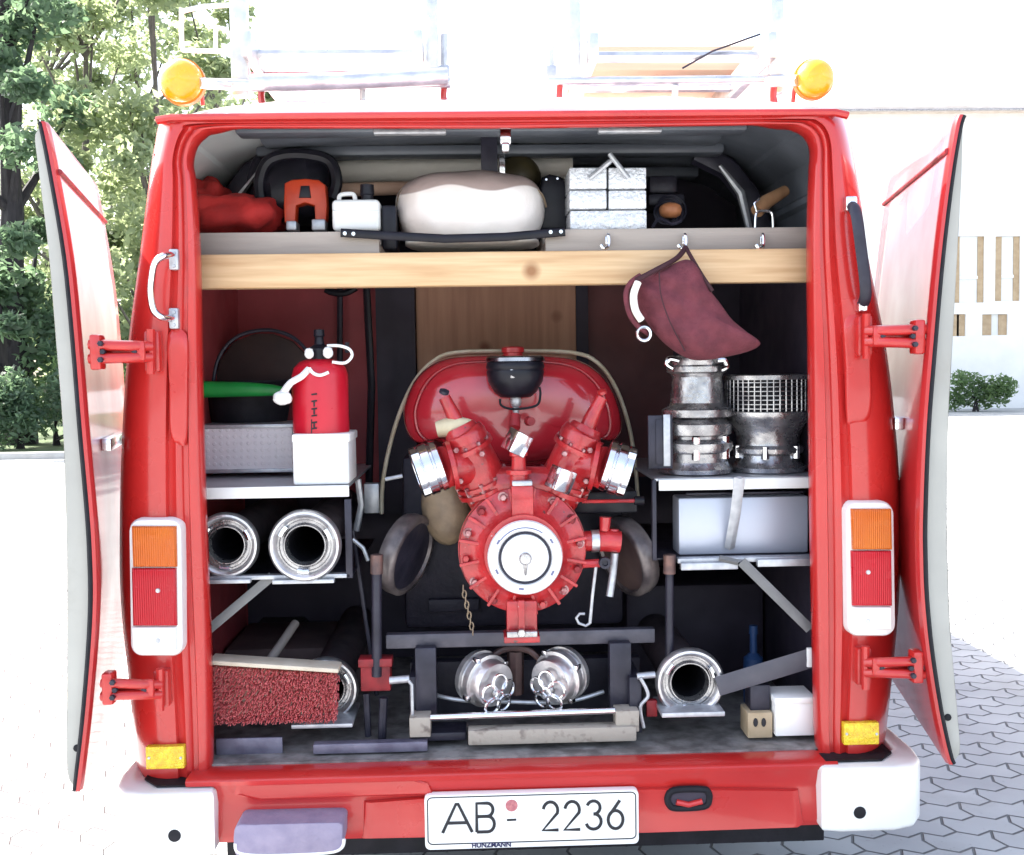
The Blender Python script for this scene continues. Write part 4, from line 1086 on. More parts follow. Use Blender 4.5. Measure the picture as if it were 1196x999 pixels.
tag(finish('dark_shield', dsk, pm('dark_brown_board',(0.045,0.022,0.020),(0.03,0.016,0.016),9,0.7)), 'dark rounded board standing behind the rubber bucket', 'board')
bm = NB(); ptube(bm, [(226,455),(245,455),(290,455),(320,456),(336,456.5)], 0.44, [9.5,9.5,8.5,6.5,2.5], 14, flat=((0,1,0),0.8)); ptube(bm,[(226,455),(238,455)],0.435,11,14)
tag(finish('green_cone', bm, GREEN), 'green plastic tapered handle lying across the rubber bucket', 'handle')
cx = thing('chequer_plate_box', 'aluminium chequer plate box on the left rack', 'box', at(287,552,0.46))
bm = NB(); pbox(bm, 233,498,341,552,0.42,0.64,0.003); finish('body', bm, CHEQ, cx)
bm = NB(); pbox(bm, 232,496,342,500.5,0.415,0.645,0.002); pbox(bm,232,548,342,552.5,0.415,0.645,0.002); finish('rim', bm, GALV, cx)
bm = NB(); pbox(bm, 342,507.5,407,566.5,0.16,0.34,0.006,3)
pbox(bm, 341,507,408,517,0.157,0.343,0.004)
pbox(bm, 371,517.5,377,535,0.157,0.16,0.0008)
tag(finish('white_carton', bm, WPLAST), 'plain white box under the red sprayer bottle', 'box')
sp_ = thing('sprayer_bottle', 'red plastic sprayer bottle with white tube on the white box', 'bottle', at(374,507,0.25))
bb_ = at(374.5,507,0.23); bs_ = S(0.23); C = V((bb_.x,0.245,bb_.z))
bm = NB(); pr = [(0,30),(2,32.5),(68,32.5),(77,30),(84,23),(87,14),(88,11)]
lathe(bm, C, (0,0,1), [(h*bs_,r*bs_) for h,r in pr], 32); finish('body', bm, BOTTLE, sp_)
bm = NB(); lathe(bm, C, (0,0,1), [(h*bs_,r*bs_) for h,r in ((78,12),(80,15),(99,14.5),(102,9),(104,6),(112,5),(114,6.5),(121,6),(122,0))], 18); finish('pump_top', bm, BLACK, sp_)
bm = NB(); yf = 0.245-33*bs_
ptube(bm, [(361,431,0.18),(352,440,0.17),(340,447,0.17),(333,456,0.17),(330,462,0.17)], 0.17, [4,4,4,4.5,5], 8); ptube(bm, [(382,404,0.20),(396,404,0.20),(408,408,0.20),(411,416,0.20),(403,424,0.20),(388,423,0.20)], 0.2, 1.8, 8); ptube(bm, [(361,430),(366,436),(374,438.5),(384,435)], 0.165, 2, 8); finish('tube', bm, WPLAST, sp_)
bm = NB(); blob(bm, at(330,465,0.17), (0.024,0.02,0.018), 2.3, 0.15); blob(bm, at(361,413,0.19), (0.012,0.012,0.014), 2.2, 0.1); blob(bm, at(383,412,0.19), (0.013,0.012,0.015), 2.2, 0.1); finish('nozzle', bm, WPLAST, sp_, angle=180)
bm = NB()
for k, yy in enumerate((461,469,478,486,494,501)):
    ptube(bm, [(364,yy,yf+0.0035),(370,yy-0.8,yf-0.0005)], yf, 1.1, 6)
    if k in (1,2,4): ptube(bm, [(367,yy,yf+0.0015),(367,yy+6,yf+0.0015)], yf, 1.1, 6)
ptube(bm, [(364,506,yf+0.003),(364,490,yf+0.003)], yf, 0.8, 6)
finish('marking', bm, INK, sp_)
sv = thing('shovel', 'dark shovel handle standing against the maroon bulkhead', 'shovel', at(397,420,0.93))
bm = NB(); ptube(bm, [(397,330),(397,395),(396,560)], 0.93, [3.5,3.5,4], 8); finish('handle', bm, DARKM, sv)
bm = NB(); ptube(bm, [(380,338),(390,342),(404,342),(416,336)], 0.92, 4, 8); finish('grip', bm, BLACK, sv)

# ------------------------------------------------------------------ suction hoses
def suction_hose(px, py, rpx, d, length, label):
    c = at(px,py,d); Rr = rpx*S(d)
    t = thing('suction_hose', label, 'hose', (c.x,d,c.z), 'suction hoses stowed in the van')
    bm = NB()
    pr = [(0.05,0.77),(0.02,0.79),(-0.05,0.82),(-0.10,0.88),(-0.09,0.94),(0.0,1.0),(0.12,1.0),(0.2,0.94),(0.22,0.80),(0.5,0.74),(0.9,0.70)]
    lathe(bm, c, (0,1,0), [(a*Rr,b*Rr) for a,b in pr], 48, cap=False)
    cp = finish('coupling', bm, ALU, t, angle=45)
    bm = NB(); lathe(bm, c, (0,1,0), [(a*Rr,b*Rr) for a,b in ((0.30,0.50),(0.02,0.53),(-0.02,0.55),(-0.02,0.575),(0.03,0.60),(0.10,0.63),(0.10,0.70),(0.06,0.72),(0.06,0.775))], 48, cap=False)
    finish('inner_ring', bm, ALUD, cp, angle=45)
    bm = NB()
    for k in range(3):
        a = R(25+120*k)
        pth = [c+V((math.cos(a+da)*0.72*Rr, -0.0+0.01*Rr, math.sin(a+da)*0.72*Rr)) for da in (-0.22,0,0.22)]
        tube(bm, pth, 0.075*Rr, 8)
    finish('lug', bm, CHROME, cp)
    bm = NB(); pr = []
    n_ = int(length/0.022)
    for k in range(n_): pr += [(0.30*Rr+0.022*k, 0.60*Rr),(0.30*Rr+0.022*k+0.011,0.66*Rr)]
    lathe(bm, c, (0,1,0), pr, 24, cap=False); finish('hose_body', bm, pm('brown_grey_hose',(0.085,0.065,0.070),(0.05,0.04,0.046),14,0.55,bump=0.2), t, angle=60)
    bm = NB(); lathe(bm, c, (0,1,0), [(0.28*Rr,0.519*Rr),(length*0.9,0.50*Rr),(length*0.9,0.0)], 24, cap=False); finish('bore', bm, SEAL, t)
suction_hose(264,637,38.5,0.15,0.78,'suction hose end at the far left on the left rack')
suction_hose(356,637.5,42.5,0.12,0.78,'suction hose end under the white box on the left rack')
suction_hose(381,805,38,0.22,0.78,'suction hose end low on the floor behind the broom')
suction_hose(806,797.5,41.5,0.12,0.78,'suction hose end low at the right of the pump frame')
# small rests under the low hoses
bm = NB(); pbox(bm, 772,832,848,838,0.06,0.20,0.002); finish('hose_rest', bm, GALV, van)
bm = NB(); pbox(bm, 340,846,412,851,0.12,0.3,0.002); finish('hose_rest', bm, GALV, van)
# dark canvas rolls / crates further in below, left and right
bm = NB(); box(bm, (-WX+0.02,0.62,FZ+0.002),(-0.42,0.97,FZ+0.14),0.02)
tag(finish('stowage_box', bm, pm('brown_dark_box',(0.14,0.10,0.10),(0.09,0.065,0.068),8,0.7)), 'dark brown stowage box deep in the lower left', 'box')
bm = NB(); box(bm, (0.40,0.66,FZ+0.002),(WX-0.02,0.97,FZ+0.3),0.02)
tag(finish('stowage_box', bm, DKIN), 'black stowage box deep in the lower right', 'box')

# ------------------------------------------------------------------ broom
br = thing('broom', 'broom with red bristles and pale wooden top lying at the lower left', 'broom', at(318,850,0.09))
A = at(243,777,0.075); B = at(395,787,0.075); A2 = at(247,850,0.07); B2 = at(393,846,0.07)
xd = (B-A); zd = (A2-A)
bm = NB()
obox(bm, (A+B)/2+V((0,0.04,0.005)), xd/2*1.0, V((0,0.035,0)), V((0,0,0.0055)), 0.002); prism(bm, [A+V((0,0.05,0)),A+(B-A)*0.97+V((0,0.05,0)),A2+(B2-A2)*0.96+V((0,0.05,-0.0+0.012)),A2+V((0,0.05,0.012))], (0,0.02,0)); finish('head', bm, pm('pale_worn_wood',(0.66,0.58,0.46),(0.52,0.44,0.33),14,0.7), br)
bm = NB(); q = random.Random(3)
for j in range(11):
    for i in range(36):
        u = (i+0.5+(0.5 if j%2 else 0))/36.6; v = (j+0.9)/11.6
        p = A*(1-u)*(1-v)+B*u*(1-v)+A2*(1-u)*v+B2*u*v+V((0,0.05,0))
        for k in range(9):
            an = q.random()*6.283; rd = math.sqrt(q.random())
            st = p+V((math.cos(an),0,math.sin(an)))*0.0022*rd
            dirn = V((math.cos(an)*0.13*rd+q.uniform(-.06,.06), -1, math.sin(an)*0.13*rd+q.uniform(-.12,.02))).normalized()
            l = q.uniform(0.034,0.044)
            tube(bm, [st, st+dirn*l], [0.0010,0.0009], 4)
finish('bristles', bm, BRIST, br)
bm = NB(); tube(bm, [at(308,782,0.13), at(345,728,0.30)], 0.012, 10); finish('handle', bm, pm('grey_wood_pole',(0.22,0.19,0.17),(0.16,0.14,0.13),9,0.6), br)

# ================================================================== RIGHT RACK LOAD
def vert_stack(px, pybase, d, prof, name, mat, parent, seg=36):
    b_ = at(px,pybase,d); s = S(d); bm = NB()
    lathe(bm, V((b_.x,d,b_.z)), (0,0,1), [((pybase-y)*s, r*s) for y, r in prof], seg)
    return bm, V((b_.x,d,b_.z)), s
rd = thing('hose_reducer', 'tall stacked aluminium couplings on the right rack under the canvas bucket', 'coupling', at(812,552,0.28))
bm, o0, s0 = vert_stack(812,552,0.28,[(552,38),(551,43),(546,44),(543,41),(538,38),(528,38),(526,42),(521,44),(516,44),(513,40),(511,36),(508,36),(506,42),(500,43),(494,43),(491,39),(488,35)],'base',ALUD,rd)
b_ = finish('lower_coupling', bm, ALUD, rd, angle=30)
bm = NB()
for k in range(6):
    a = R(20+60*k)
    for hh in (32,58-12): lathe(bm, o0+V((math.cos(a)*39*s0, math.sin(a)*39*s0, hh*s0-14*s0)), (0,0,1), [(0,5*s0),(12*s0,5*s0)], 8)
finish('lug', bm, CHROME, b_)
bm, o0, s0 = vert_stack(814,488.5,0.28,[(488,36),(486,41),(478,41),(475,35),(470,31),(440,29),(436,31),(434,35),(428,35),(426,31),(421,32),(418,34),(415,32),(415,26),(430,25)],'top',ALUD,rd)
b_ = finish('upper_coupling', bm, ALUD, rd, angle=30)
bm = NB(); ptube(bm, [(786,430,0.20),(779,425,0.20),(782,419,0.2),(793,421,0.2)], 0.2, 3.2, 8); ptube(bm,[(842,432,0.2),(849,428,0.2),(846,421,0.2),(838,421,0.2)],0.2,3.2,8); finish('lug', bm, CHROME, b_)
sr = thing('suction_strainer', 'round suction strainer with slotted basket on the right rack', 'strainer', at(897,550,0.30))
bm, o0, s0 = vert_stack(897,550,0.30,[(550,38),(549,44),(544,45),(541,40),(536,37),(530,36),(527,41),(522,42),(518,37),(510,36),(500,40),(490,47),(486,50),(482,52),(479,52),(478,46)],'x',ALUD,sr)
b_ = finish('body', bm, ALUD, sr, angle=30)
bm = NB()
for k in range(6):
    a = R(10+60*k); lathe(bm, o0+V((math.cos(a)*38*s0, math.sin(a)*38*s0, 17*s0)), (0,0,1), [(0,5*s0),(14*s0,5*s0)], 8)
finish('lug', bm, CHROME, b_)
bm, o1, s0 = vert_stack(897,479,0.30,[(479,44),(441,44),(441,0)],'x',SEAL,sr); finish('core', bm, SEAL, sr)
bm = NB()
for k in range(44):
    a = 2*math.pi*k/44; p = o1+V((math.cos(a)*50*s0, math.sin(a)*50*s0, 0)); tube(bm, [p, p+V((0,0,38*s0))], 1.0*s0, 5)
for hh in (3,8,13,18,23,28,33): tube(bm, circle_pts(o1+V((0,0,hh*s0)),(0,0,1),50*s0,44), 0.7*s0, 5, True)
finish('basket', bm, ALUD, sr)
bm = NB(); lathe(bm, o1+V((0,0,36*s0)), (0,0,1), [(0,44*s0),(0,52*s0),(5*s0,52*s0),(6*s0,48*s0),(5*s0,0)], 40); finish('lid', bm, ALUD, sr)
sbx = thing('metal_case', 'flat silver metal case strapped under the right rack', 'case', at(868,648,0.20))
bm = NB(); pbox(bm, 791,580,946,648,0.20,0.29,0.005); finish('body', bm, pm('pale_blue_steel',(0.56,0.59,0.68),(0.50,0.53,0.62),3,0.42,metal=0.5), sbx)
bm = NB(); tube(bm, [at(864,558,0.125),at(859,600,0.15),at(852,640,0.19)], 0.014, 4, flat=((0,1,0),0.25)); finish('strap', bm, GALV, sbx)
bm = NB(); pbox(bm, 828,567,846,571,0.19,0.20,0.001); pbox(bm, 800,575,940,577,0.19,0.2,0.001); finish('lid_edge', bm, DARKM, sbx)
tc_ = thing('tan_carton', 'small tan carton with two finger holes on the cargo floor', 'carton', at(888,863,0.09))
bm = NB(); pbox(bm, 873,832,903,863,0.09,0.17,0.003); finish('body', bm, TAN, tc_)
bm = NB()
for x in (882.5,892): lathe(bm, at(x,844,0.089),(0,-1,0),[(0,0.008),(0.0012,0.0075)],12,sx=0.8,sy=1.5)
finish('finger_hole', bm, INK, tc_)
bm = NB(); pbox(bm, 876,800,900,831,0.11,0.17,0.003)
tag(finish('dark_sleeve', bm, DARKM), 'dark upright sleeve behind the tan carton', 'sleeve')
bm = NB(); pbox(bm, 905,815,954,861,0.08,0.18,0.004)
pbox(bm, 904,815,954.5,823,0.077,0.183,0.003)
tag(finish('white_box', bm, WPLAST), 'white box on the cargo floor in the right corner', 'box')
bt = thing('blue_bottle', 'blue plastic bottle behind the slanting bar at lower right', 'bottle', at(880,780,0.4))
cb2 = at(880,780,0.42)
bm = NB(); lathe(bm, V((cb2.x,0.42,cb2.z-0.16)), (0,0,1), [(0,0.028),(0.15,0.030),(0.19,0.028),(0.205,0.011),(0.26,0.010),(0.262,0)], 18); finish('body', bm, BLUE, bt)
bm = NB(); lathe(bm, V((cb2.x,0.42,cb2.z+0.10)), (0,0,1), [(0,0.013),(0.025,0.012),(0.026,0)], 14); finish('cap', bm, BLUE, bt)

# ================================================================== THE PUMP
PD = 0.30
pump = thing('fire_pump', 'red portable fire pump with chrome suction cap standing in the middle of the cargo floor', 'pump', V((at(610,860,0.2).x, 0.25, FZ)))
OLT = [(470,485),(473,468),(482,447),(497,430),(518,419),(545,415),(600,414),(655,416),(685,424),(706,440),(719,460),(727,485),(727,506),(716,516),(698,512),(680,530),(640,545),(600,548),(560,542),(530,525),(505,515),(486,518),(474,506)]
o_ = spline([at(x,y,0.42) for x,y in OLT],4,True)
bm = NB(); puff(bm, o_, [(0.96,0.72),(1.0,0.70),(1.0,0.46),(0.985,0.425),(0.955,0.405),(0.90,0.392),(0.885,0.400),(0.875,0.400),(0.862,0.386),(0.84,0.374),(0.60,0.352),(0.3,0.345)])
tank = finish('engine_cover', bm, TANKR, pump, angle=60)
bm = NB(); b_ = at(599,419,0.45); lathe(bm, V((b_.x,0.44,b_.z)), (0,0,1), [(-0.02,0.034),(0.004,0.034),(0.006,0.028),(0.016,0.028),(0.018,0.033),(0.030,0.033),(0.034,0.028),(0.035,0)], 20); finish('filler_cap', bm, RED2, tank)
bm = NB(); tube(bm, spline([at(x,y,0.50) for x,y in ((446,600),(447,565),(455,522),(467,482),(484,446),(505,423),(532,412),(600,410.5),(668,412),(698,424),(720,455),(735,500),(742,545),(745,585))],4), 0.0062, 8, flat=((0,1,0),2.5)); finish('carrying_hoop', bm, pm('pale_hoop',(0.80,0.74,0.58),(0.62,0.54,0.38),16,0.4), pump)
# air filter bowl
c_ = at(602,418,0.28); s_ = S(0.28)
bm = NB(); lathe(bm, V((c_.x,0.30,c_.z)), (0,0,-1), [(-1*s_,0),(0,24*s_),(5*s_,33*s_),(11*s_,34.5*s_),(14*s_,33*s_),(16*s_,34*s_),(28*s_,32*s_),(40*s_,25*s_),(46*s_,18*s_),(47*s_,0)], 32); finish('air_filter', bm, BLACK, pump, angle=50)
bm = NB(); lathe(bm, V((c_.x,0.30,c_.z)), (0,0,-1), [(46*s_,6*s_),(50*s_,7*s_),(56*s_,6*s_),(58*s_,4*s_),(80*s_,3.4*s_)], 14); finish('bowl_stem', bm, GALV, pump)
bm = NB(); ptube(bm, [(584,466),(586,474),(600,478),(626,474),(631,462),(630,452)], 0.27, 1.6, 6); finish('bowl_clip', bm, SEAL, pump)
bm = NB(); ptube(bm, [(601,500,0.22),(602,485,0.24)], 0.24, [7,6], 10); lathe(bm, at(617,492,0.24),(0.4,-1,0),[(0,0.013),(0.02,0.012)],12); finish('priming_valve', bm, REDDK, pump)
bm = NB(); pbox(bm, 596,430,603,442,0.224,0.235,0.002); finish('bowl_latch', bm, ALUD, pump)
bm = NB(); lathe(bm, V((c_.x,0.30,c_.z)), (0,0,-1), [(-2*s_,20*s_),(-2*s_,32*s_),(0,34.5*s_),(4*s_,34.8*s_),(5*s_,33*s_)], 32, cap=False); finish('bowl_rim', bm, pm('dull_dark_chrome',(0.35,0.35,0.38),(0.22,0.22,0.25),12,0.25,metal=1.0), pump)
# chrome square knobs
for px, py, an, sz in ((604,517,-28,12.5),(655,560,-22,13)):
    bm = NB(); cc = at(px,py,0.09); q_ = sz*1.05*S(0.09)
    M_ = Matrix.Rotation(R(-an), 3, 'Y') @ Matrix.Rotation(R(34), 3, 'Z')
    obox(bm, cc, M_ @ V((q_*0.9,0,0)), M_ @ V((0,q_*0.8,0)), M_ @ V((0,0,q_)), 0.003)
    finish('square_knob', bm, CHROME, pump)
BOLTM = pm('chipped_bolt',(0.50,0.30,0.30),(0.20,0.03,0.04),60,0.35,metal=0.6)
# delivery valves, left and right
for sd in (-1,1):
    X = (lambda x: x) if sd < 0 else (lambda x: 1222-x)
    bm = NB()
    ptube(bm, [(X(577),590,0.24),(X(566),566,0.22),(X(553),538,0.20),(X(543),514,0.19)], 0.21, [26,29,27,24], 20)
    ptube(bm, [(X(545),518,0.19),(X(541),508,0.19),(X(540),506,0.19),(X(536),498,0.19)], 0.19, [27,27,22,18], 20)
    ptube(bm, [(X(536),500,0.19),(X(531),488,0.19),(X(524),474,0.19),(X(519),464,0.19)], 0.19, [10,9,7.5,7], 12)
    ptube(bm, [(X(552),546,0.20),(X(532),546,0.165),(X(524),546.5,0.155),(X(521),546.5,0.152),(X(515),547,0.145)], 0.18, [23,22,23,25,25], 22)
    pA, pB = at(X(575),588,0.235), at(X(545),520,0.195); axv = (pB-pA).normalized()
    lathe(bm, pA+(pB-pA)*0.30, axv, [(-0.006,28*S(.2)),(-0.006,34*S(.2)),(0.006,34*S(.2)),(0.006,28*S(.2))], 28)
    lathe(bm, pA+(pB-pA)*0.40, axv, [(-0.004,26*S(.2)),(-0.004,33*S(.2)),(0.006,33*S(.2)),(0.006,26*S(.2))], 28)
    lathe(bm, pA+(pB-pA)*0.98, axv, [(-0.006,24*S(.2)),(-0.006,31*S(.2)),(0.006,31*S(.2)),(0.008,22*S(.2))], 28)
    axc = V((sd*0.92,-0.10,-0.20)).normalized()
    lathe(bm, at(X(528),544,0.15), axc, [(-0.006,22*S(.15)),(-0.006,29*S(.15)),(0.006,29*S(.15)),(0.006,22*S(.15))], 28)
    vb = finish('delivery_valve', bm, RED2, pump, angle=45)
    bm = NB(); a_, u_, v_ = frame_of(axv)
    for kk in range(10):
        an = 2*math.pi*kk/10
        dv = u_*math.cos(an)+v_*math.sin(an)
        if dv.y < 0.3:
            hexbolt(bm, pA+(pB-pA)*0.35+dv*30.5*S(.2)-axv*0.022, axv, 0.0065, 0.044)
            hexbolt(bm, pA+(pB-pA)*0.98+dv*27*S(.2)+axv*0.004, axv, 0.0055, 0.010)
    finish('stud', bm, BOLTM, vb)
    bm = NB()
    ax = V((sd*0.92,-0.10,-0.30)).normalized(); oc = at(X(515),543,0.135); q_ = S(0.12)
    lathe(bm, oc, ax, [(-0.004,24*q_),(0.0,30*q_),(0.014,31*q_),(0.017,28.5*q_),(0.021,28.5*q_),(0.024,31*q_),(0.044,31*q_),(0.047,29*q_),(0.051,30.5*q_),(0.066,30.5*q_),(0.069,27*q_),(0.069,22*q_),(0.05,20*q_),(0.05,0)], 36)
    cpl = finish('coupling', bm, CHROME, vb, angle=35)
    a_, u_, v_ = frame_of(ax)
    bm = NB()
    for k in range(4):
        an = R(45+90*k); obox(bm, oc+ax*0.056+(u_*math.cos(an)+v_*math.sin(an))*30*q_, ax*0.010, u_*0.008, v_*0.008, 0.002)
    finish('lug', bm, CHROME, cpl)
    bm = NB()
    for px, py in ((533,526),(538,562),(524,530),(563,530)): hexbolt(bm, at(X(px),py,0.128),(0,-1,0),0.008,0.012)
    finish('bolt', bm, BOLTM, vb)
    bm = NB(); lathe(bm, at(X(518),461,0.19), V((-sd*0.3,0,0)) + V((0,-0.4,1)), [(0,0.006),(0.004,0.013),(0.012,0.013),(0.016,0.004)], 10); finish('spindle_nut', bm, DARKM if sd < 0 else RED2, vb)
bm = NB(); ptube(bm, [(510,502),(520,500),(535,498),(548,500),(552,505)], 0.185, [9,11,11,10,7], 12); finish('rag_wrap', bm, HOOP, pump)
# bronze dish behind left
bm = NB(); lathe(bm, at(520,592,0.33), (-0.25,-1,-0.15), [(-0.03,0.115),(0.0,0.112),(0.02,0.095),(0.035,0.06),(0.04,0.0)], 30, sx=0.62); finish('exhaust_shield', bm, BRASS, pump, angle=60)
# pump casing
BOLTM = pm('chipped_bolt',(0.50,0.30,0.30),(0.20,0.03,0.04),60,0.35,metal=0.6)
cc = at(610,641,0.17); q_ = S(0.12)
bm = NB(); lathe(bm, cc, (0,-1,0), [(-0.10,60*q_),(-0.05,74*q_),(-0.005,77*q_),(0.0,77*q_),(0.0,75*q_),(0.012,76*q_),(0.024,75*q_),(0.028,72*q_),(0.032,66*q_),(0.042,58*q_),(0.060,48*q_),(0.075,46*q_),(0.085,46*q_)], 64, cap=True)
for k in range(16):
    a = 2*math.pi*(k+0.5)/16; dv = V((math.cos(a),0,math.sin(a))); tv = V((-math.sin(a),0,math.cos(a)))
    obox(bm, cc+dv*57*q_+V((0,-0.040,0)), dv*17*q_, V((0,-0.011,0))+dv*0.006, tv*2.0*q_, 0.002)
obox(bm, at(610,588,0.115), V((13*q_,0,0)), V((0,0.02,0)), V((0,0,22*q_)), 0.006); tube(bm, [at(556,572,0.22),at(585,566,0.20),at(612,564,0.19),at(640,566,0.20),at(668,572,0.22)], [26*q_,22*q_,20*q_,22*q_,26*q_], 18); lathe(bm, at(606,558,0.13), (0,0,1), [(-0.02,11*q_),(0.008,11*q_),(0.010,15*q_),(0.020,15*q_),(0.022,9*q_),(0.055,8*q_),(0.057,11*q_),(0.066,11*q_),(0.067,0)], 18)
obox(bm, at(609,722,0.14), V((18*q_,0,0)), V((0,0.035,0)), V((0,0,24*q_)), 0.005); obox(bm, at(609,722,0.10), V((4*q_,0,0)), V((0,0.012,0)), V((0,0,22*q_)), 0.003); obox(bm, at(609,743,0.12), V((21*q_,0,0)), V((0,0.04,0)), V((0,0,4*q_)), 0.003)
case = finish('pump_casing', bm, RED2, pump, angle=35)
for k in range(14):
    a = 2*math.pi*(k+0.25)/14
    bm = NB(); p_ = cc+V((math.cos(a)*68*q_,-0.026,math.sin(a)*68*q_)); lathe(bm, p_, (0,-1,0), [(0,6.5*q_),(0.006,6.2*q_)], 12); hexbolt(bm, p_+V((0,-0.006,0)), (0,-1,0), 4.2*q_, 0.014)
    finish('flange_bolt', bm, (BOLTM, REDDK, BOLTM, RED2)[k%4], case)
bm = NB(); hexbolt(bm, at(609,739,0.085),(0,-1,0),0.012,0.012); pbox(bm, 592,738,628,745,0.078,0.10,0.002); pbox(bm, 606,563,616,568,0.09,0.12,0.002); finish('foot_bolt', bm, ALUD, case)
bm = NB(); pbox(bm, 598,562,622,568,0.085,0.12,0.003); finish('bracket_plate', bm, GALV, case)
kc = at(613,650.5,0.075); q2 = S(0.06)
WCAP = pm('satin_aluminium',(0.86,0.86,0.86),(0.78,0.78,0.79),30,0.38,metal=0.35,bump=0.04,bscale=120)
bm = NB(); lathe(bm, kc, (0,-1,0), [(-0.03,42*q2),(0.0,44*q2),(0.010,44.5*q2),(0.016,43*q2),(0.019,38*q2),(0.020,33*q2),(0.016,31.5*q2),(0.013,31*q2),(0.013,28.5*q2),(0.018,27.5*q2),(0.021,24*q2),(0.022,9*q2),(0.022,0)], 56); cap_ = finish('suction_cap', bm, WCAP, pump, angle=28)
bm = NB(); tube(bm, circle_pts(kc+V((0,-0.014,0)),(0,-1,0),29.8*q2,48), 1.5*q2, 6, True); finish('gasket', bm, DARKM, cap_)
bm = NB(); lathe(bm, kc+V((0,-0.022,0)), (0,-1,0), [(0,7*q2),(0.010,7.5*q2),(0.014,6*q2),(0.015,0)], 18); tube(bm, [kc+V((0,-0.026,-5*q2)),kc+V((0,-0.026,-14*q2)),kc+V((0,-0.024,-20*q2))], [3*q2,2.2*q2,1.2*q2], 8); finish('knob', bm, ALUD, cap_)
bm = NB()
for an in (32,148,205,330,262):
    a = R(an); obox(bm, kc+V((math.cos(a)*37*q2,-0.019,math.sin(a)*37*q2)), V((math.cos(a),0,math.sin(a)))*1.2*q2, V((0,0.003,0)), V((-math.sin(a),0,math.cos(a)))*3*q2, 0.0008)
tube(bm, [kc+V((math.cos(R(a))*36*q2,-0.0195,math.sin(R(a))*36*q2)) for a in range(55,150,8)], 0.0016, 5)
finish('cap_marks', bm, pm('blue_grey_mark',(0.16,0.17,0.30),None,10,0.5), cap_)
# right drain cock
dk = NB(); ptube(dk, [(680,632,0.18),(694,632,0.17),(712,632,0.165),(724,633,0.165)], 0.17, [12,12,13,13], 14); ptube(dk, [(706,620,0.165),(707,604,0.165)], 0.165, [6,7], 10); ptube(dk, [(716,630,0.17),(717,618,0.17)],0.165,[9,6],10); ptube(dk,[(680,659,0.15),(700,658,0.15)],0.15,5,8)
dc = finish('drain_cock', dk, RED2, pump)
bm = NB(); lathe(bm, at(694,632,0.165),(1,0,0),[(-0.008,0.03),(0.012,0.03),(0.014,0.024)],16); finish('collar', bm, ALU, dc)
bm = NB(); lathe(bm, at(706,657,0.14),(0,-1,0),[(0,0.016),(0.015,0.015),(0.015,0.008),(0.008,0.007)],16); finish('drain_nut', bm, DARKM, dc)
bm = NB(); ptube(bm, [(718,646,0.17),(716,670,0.17),(712,697,0.16)], 0.17, 4.5, 10); finish('drain_pipe', bm, GALV, dc)
bm = NB(); ptube(bm, [(696,662),(692,695),(689,728)], 0.15, 2.0, 8); tube(bm, [at(x,y,0.15) for x,y in ((689,728),(684,731),(676,728),(673,722),(677,717),(683,717))], 0.0038, 8); finish('hook_rod', bm, GALV, pump)
bm = NB(); ptube(bm, [(680,586),(742,585)], 0.20, 2.2, 8); finish('lever', bm, RED2, pump)
bm = NB(); pbox(bm, 668,574,745,600,0.24,0.36,0.006); lathe(bm, at(741,585,0.20),(1,0,0),[(0,0.012),(0.025,0.012)],12); finish('control_box', bm, BLACK, pump)
# engine block behind the casing
bm = NB(); pbox(bm, 470,530,730,735,0.42,0.80,0.02); pbox(bm, 500,700,560,715,0.40,0.42,0.004); finish('engine_block', bm, pm('engine_black',(0.016,0.014,0.024),(0.009,0.008,0.015),14,0.55,bump=0.2,spec=0.25), pump)
# tilted wheels
for sd, cx_, cy_ in ((-1,476,648),(1,731,650)):
    mj = V((0.30*-sd,0,0.95)).normalized(); pp = V((mj.z,0,-mj.x))
    ax = (pp*(-sd)*0.91+V((0,-0.42,0))).normalized()
    c_ = at(cx_,cy_,0.30); q = S(0.30)
    bm = NB(); lathe(bm, c_, ax, [(-0.03,40*q),(-0.03,47*q),(-0.015,49*q),(0.012,49*q),(0.020,46*q),(0.020,42*q),(0.010,40*q)], 40, cap=False); wh = finish('carry_wheel', bm, pm('worn_grey_rim',(0.20,0.17,0.165),(0.06,0.05,0.055),16,0.4,metal=0.4), pump, angle=50)
    bm = NB(); lathe(bm, c_, ax, [(0.012,41*q),(-0.01,34*q),(-0.015,12*q),(0.01,8*q),(0.012,0)], 36); finish('wheel_disc', bm, DARKM if sd<0 else pm('brown_rubber',(0.10,0.065,0.058),(0.06,0.04,0.04),12,0.5), wh)
# chain
bm = NB()
for k in range(9):
    p_ = at(541+1.4*k,688+6.2*k,0.10); tube(bm, [p_+V((math.cos(t)*0.005*(k%2),math.cos(t)*0.005*(1-k%2),math.sin(t)*0.010)) for t in [2*math.pi*i/10 for i in range(10)]], 0.0018, 5, True)
finish('chain', bm, BRASS, pump)
# carrying frame
bm = NB(); pbox(bm, 449,738,768,755,0.17,0.20,0.003)
fr = finish('frame', bm, pm('frame_grey_steel',(0.085,0.08,0.10),(0.05,0.047,0.062),18,0.45,metal=0.2,bump=0.1), pump)
for x0_,y0_,x1_,y1_,d in ((434,655,446,790,0.16),(777,655,787,770,0.16),(485,756,510,838,0.14),(712,750,738,832,0.14)):
    bm = NB()
    if x1_-x0_ < 14: ptube(bm, [((x0_+x1_)/2,y0_),((x0_+x1_)/2,y1_)], d, (x1_-x0_)/2, 12)
    else: pbox(bm, x0_,y0_,x1_,y1_,d,d+0.04,0.004)
    finish('post', bm, DARKM, fr)
for x in (440,782):
    bm = NB(); ptube(bm, [(x,648),(x,670)], 0.155, 7.5, 12); finish('post_clamp', bm, pm('rusty_clamp',(0.20,0.11,0.09),(0.09,0.06,0.06),30,0.5,metal=0.4), fr)
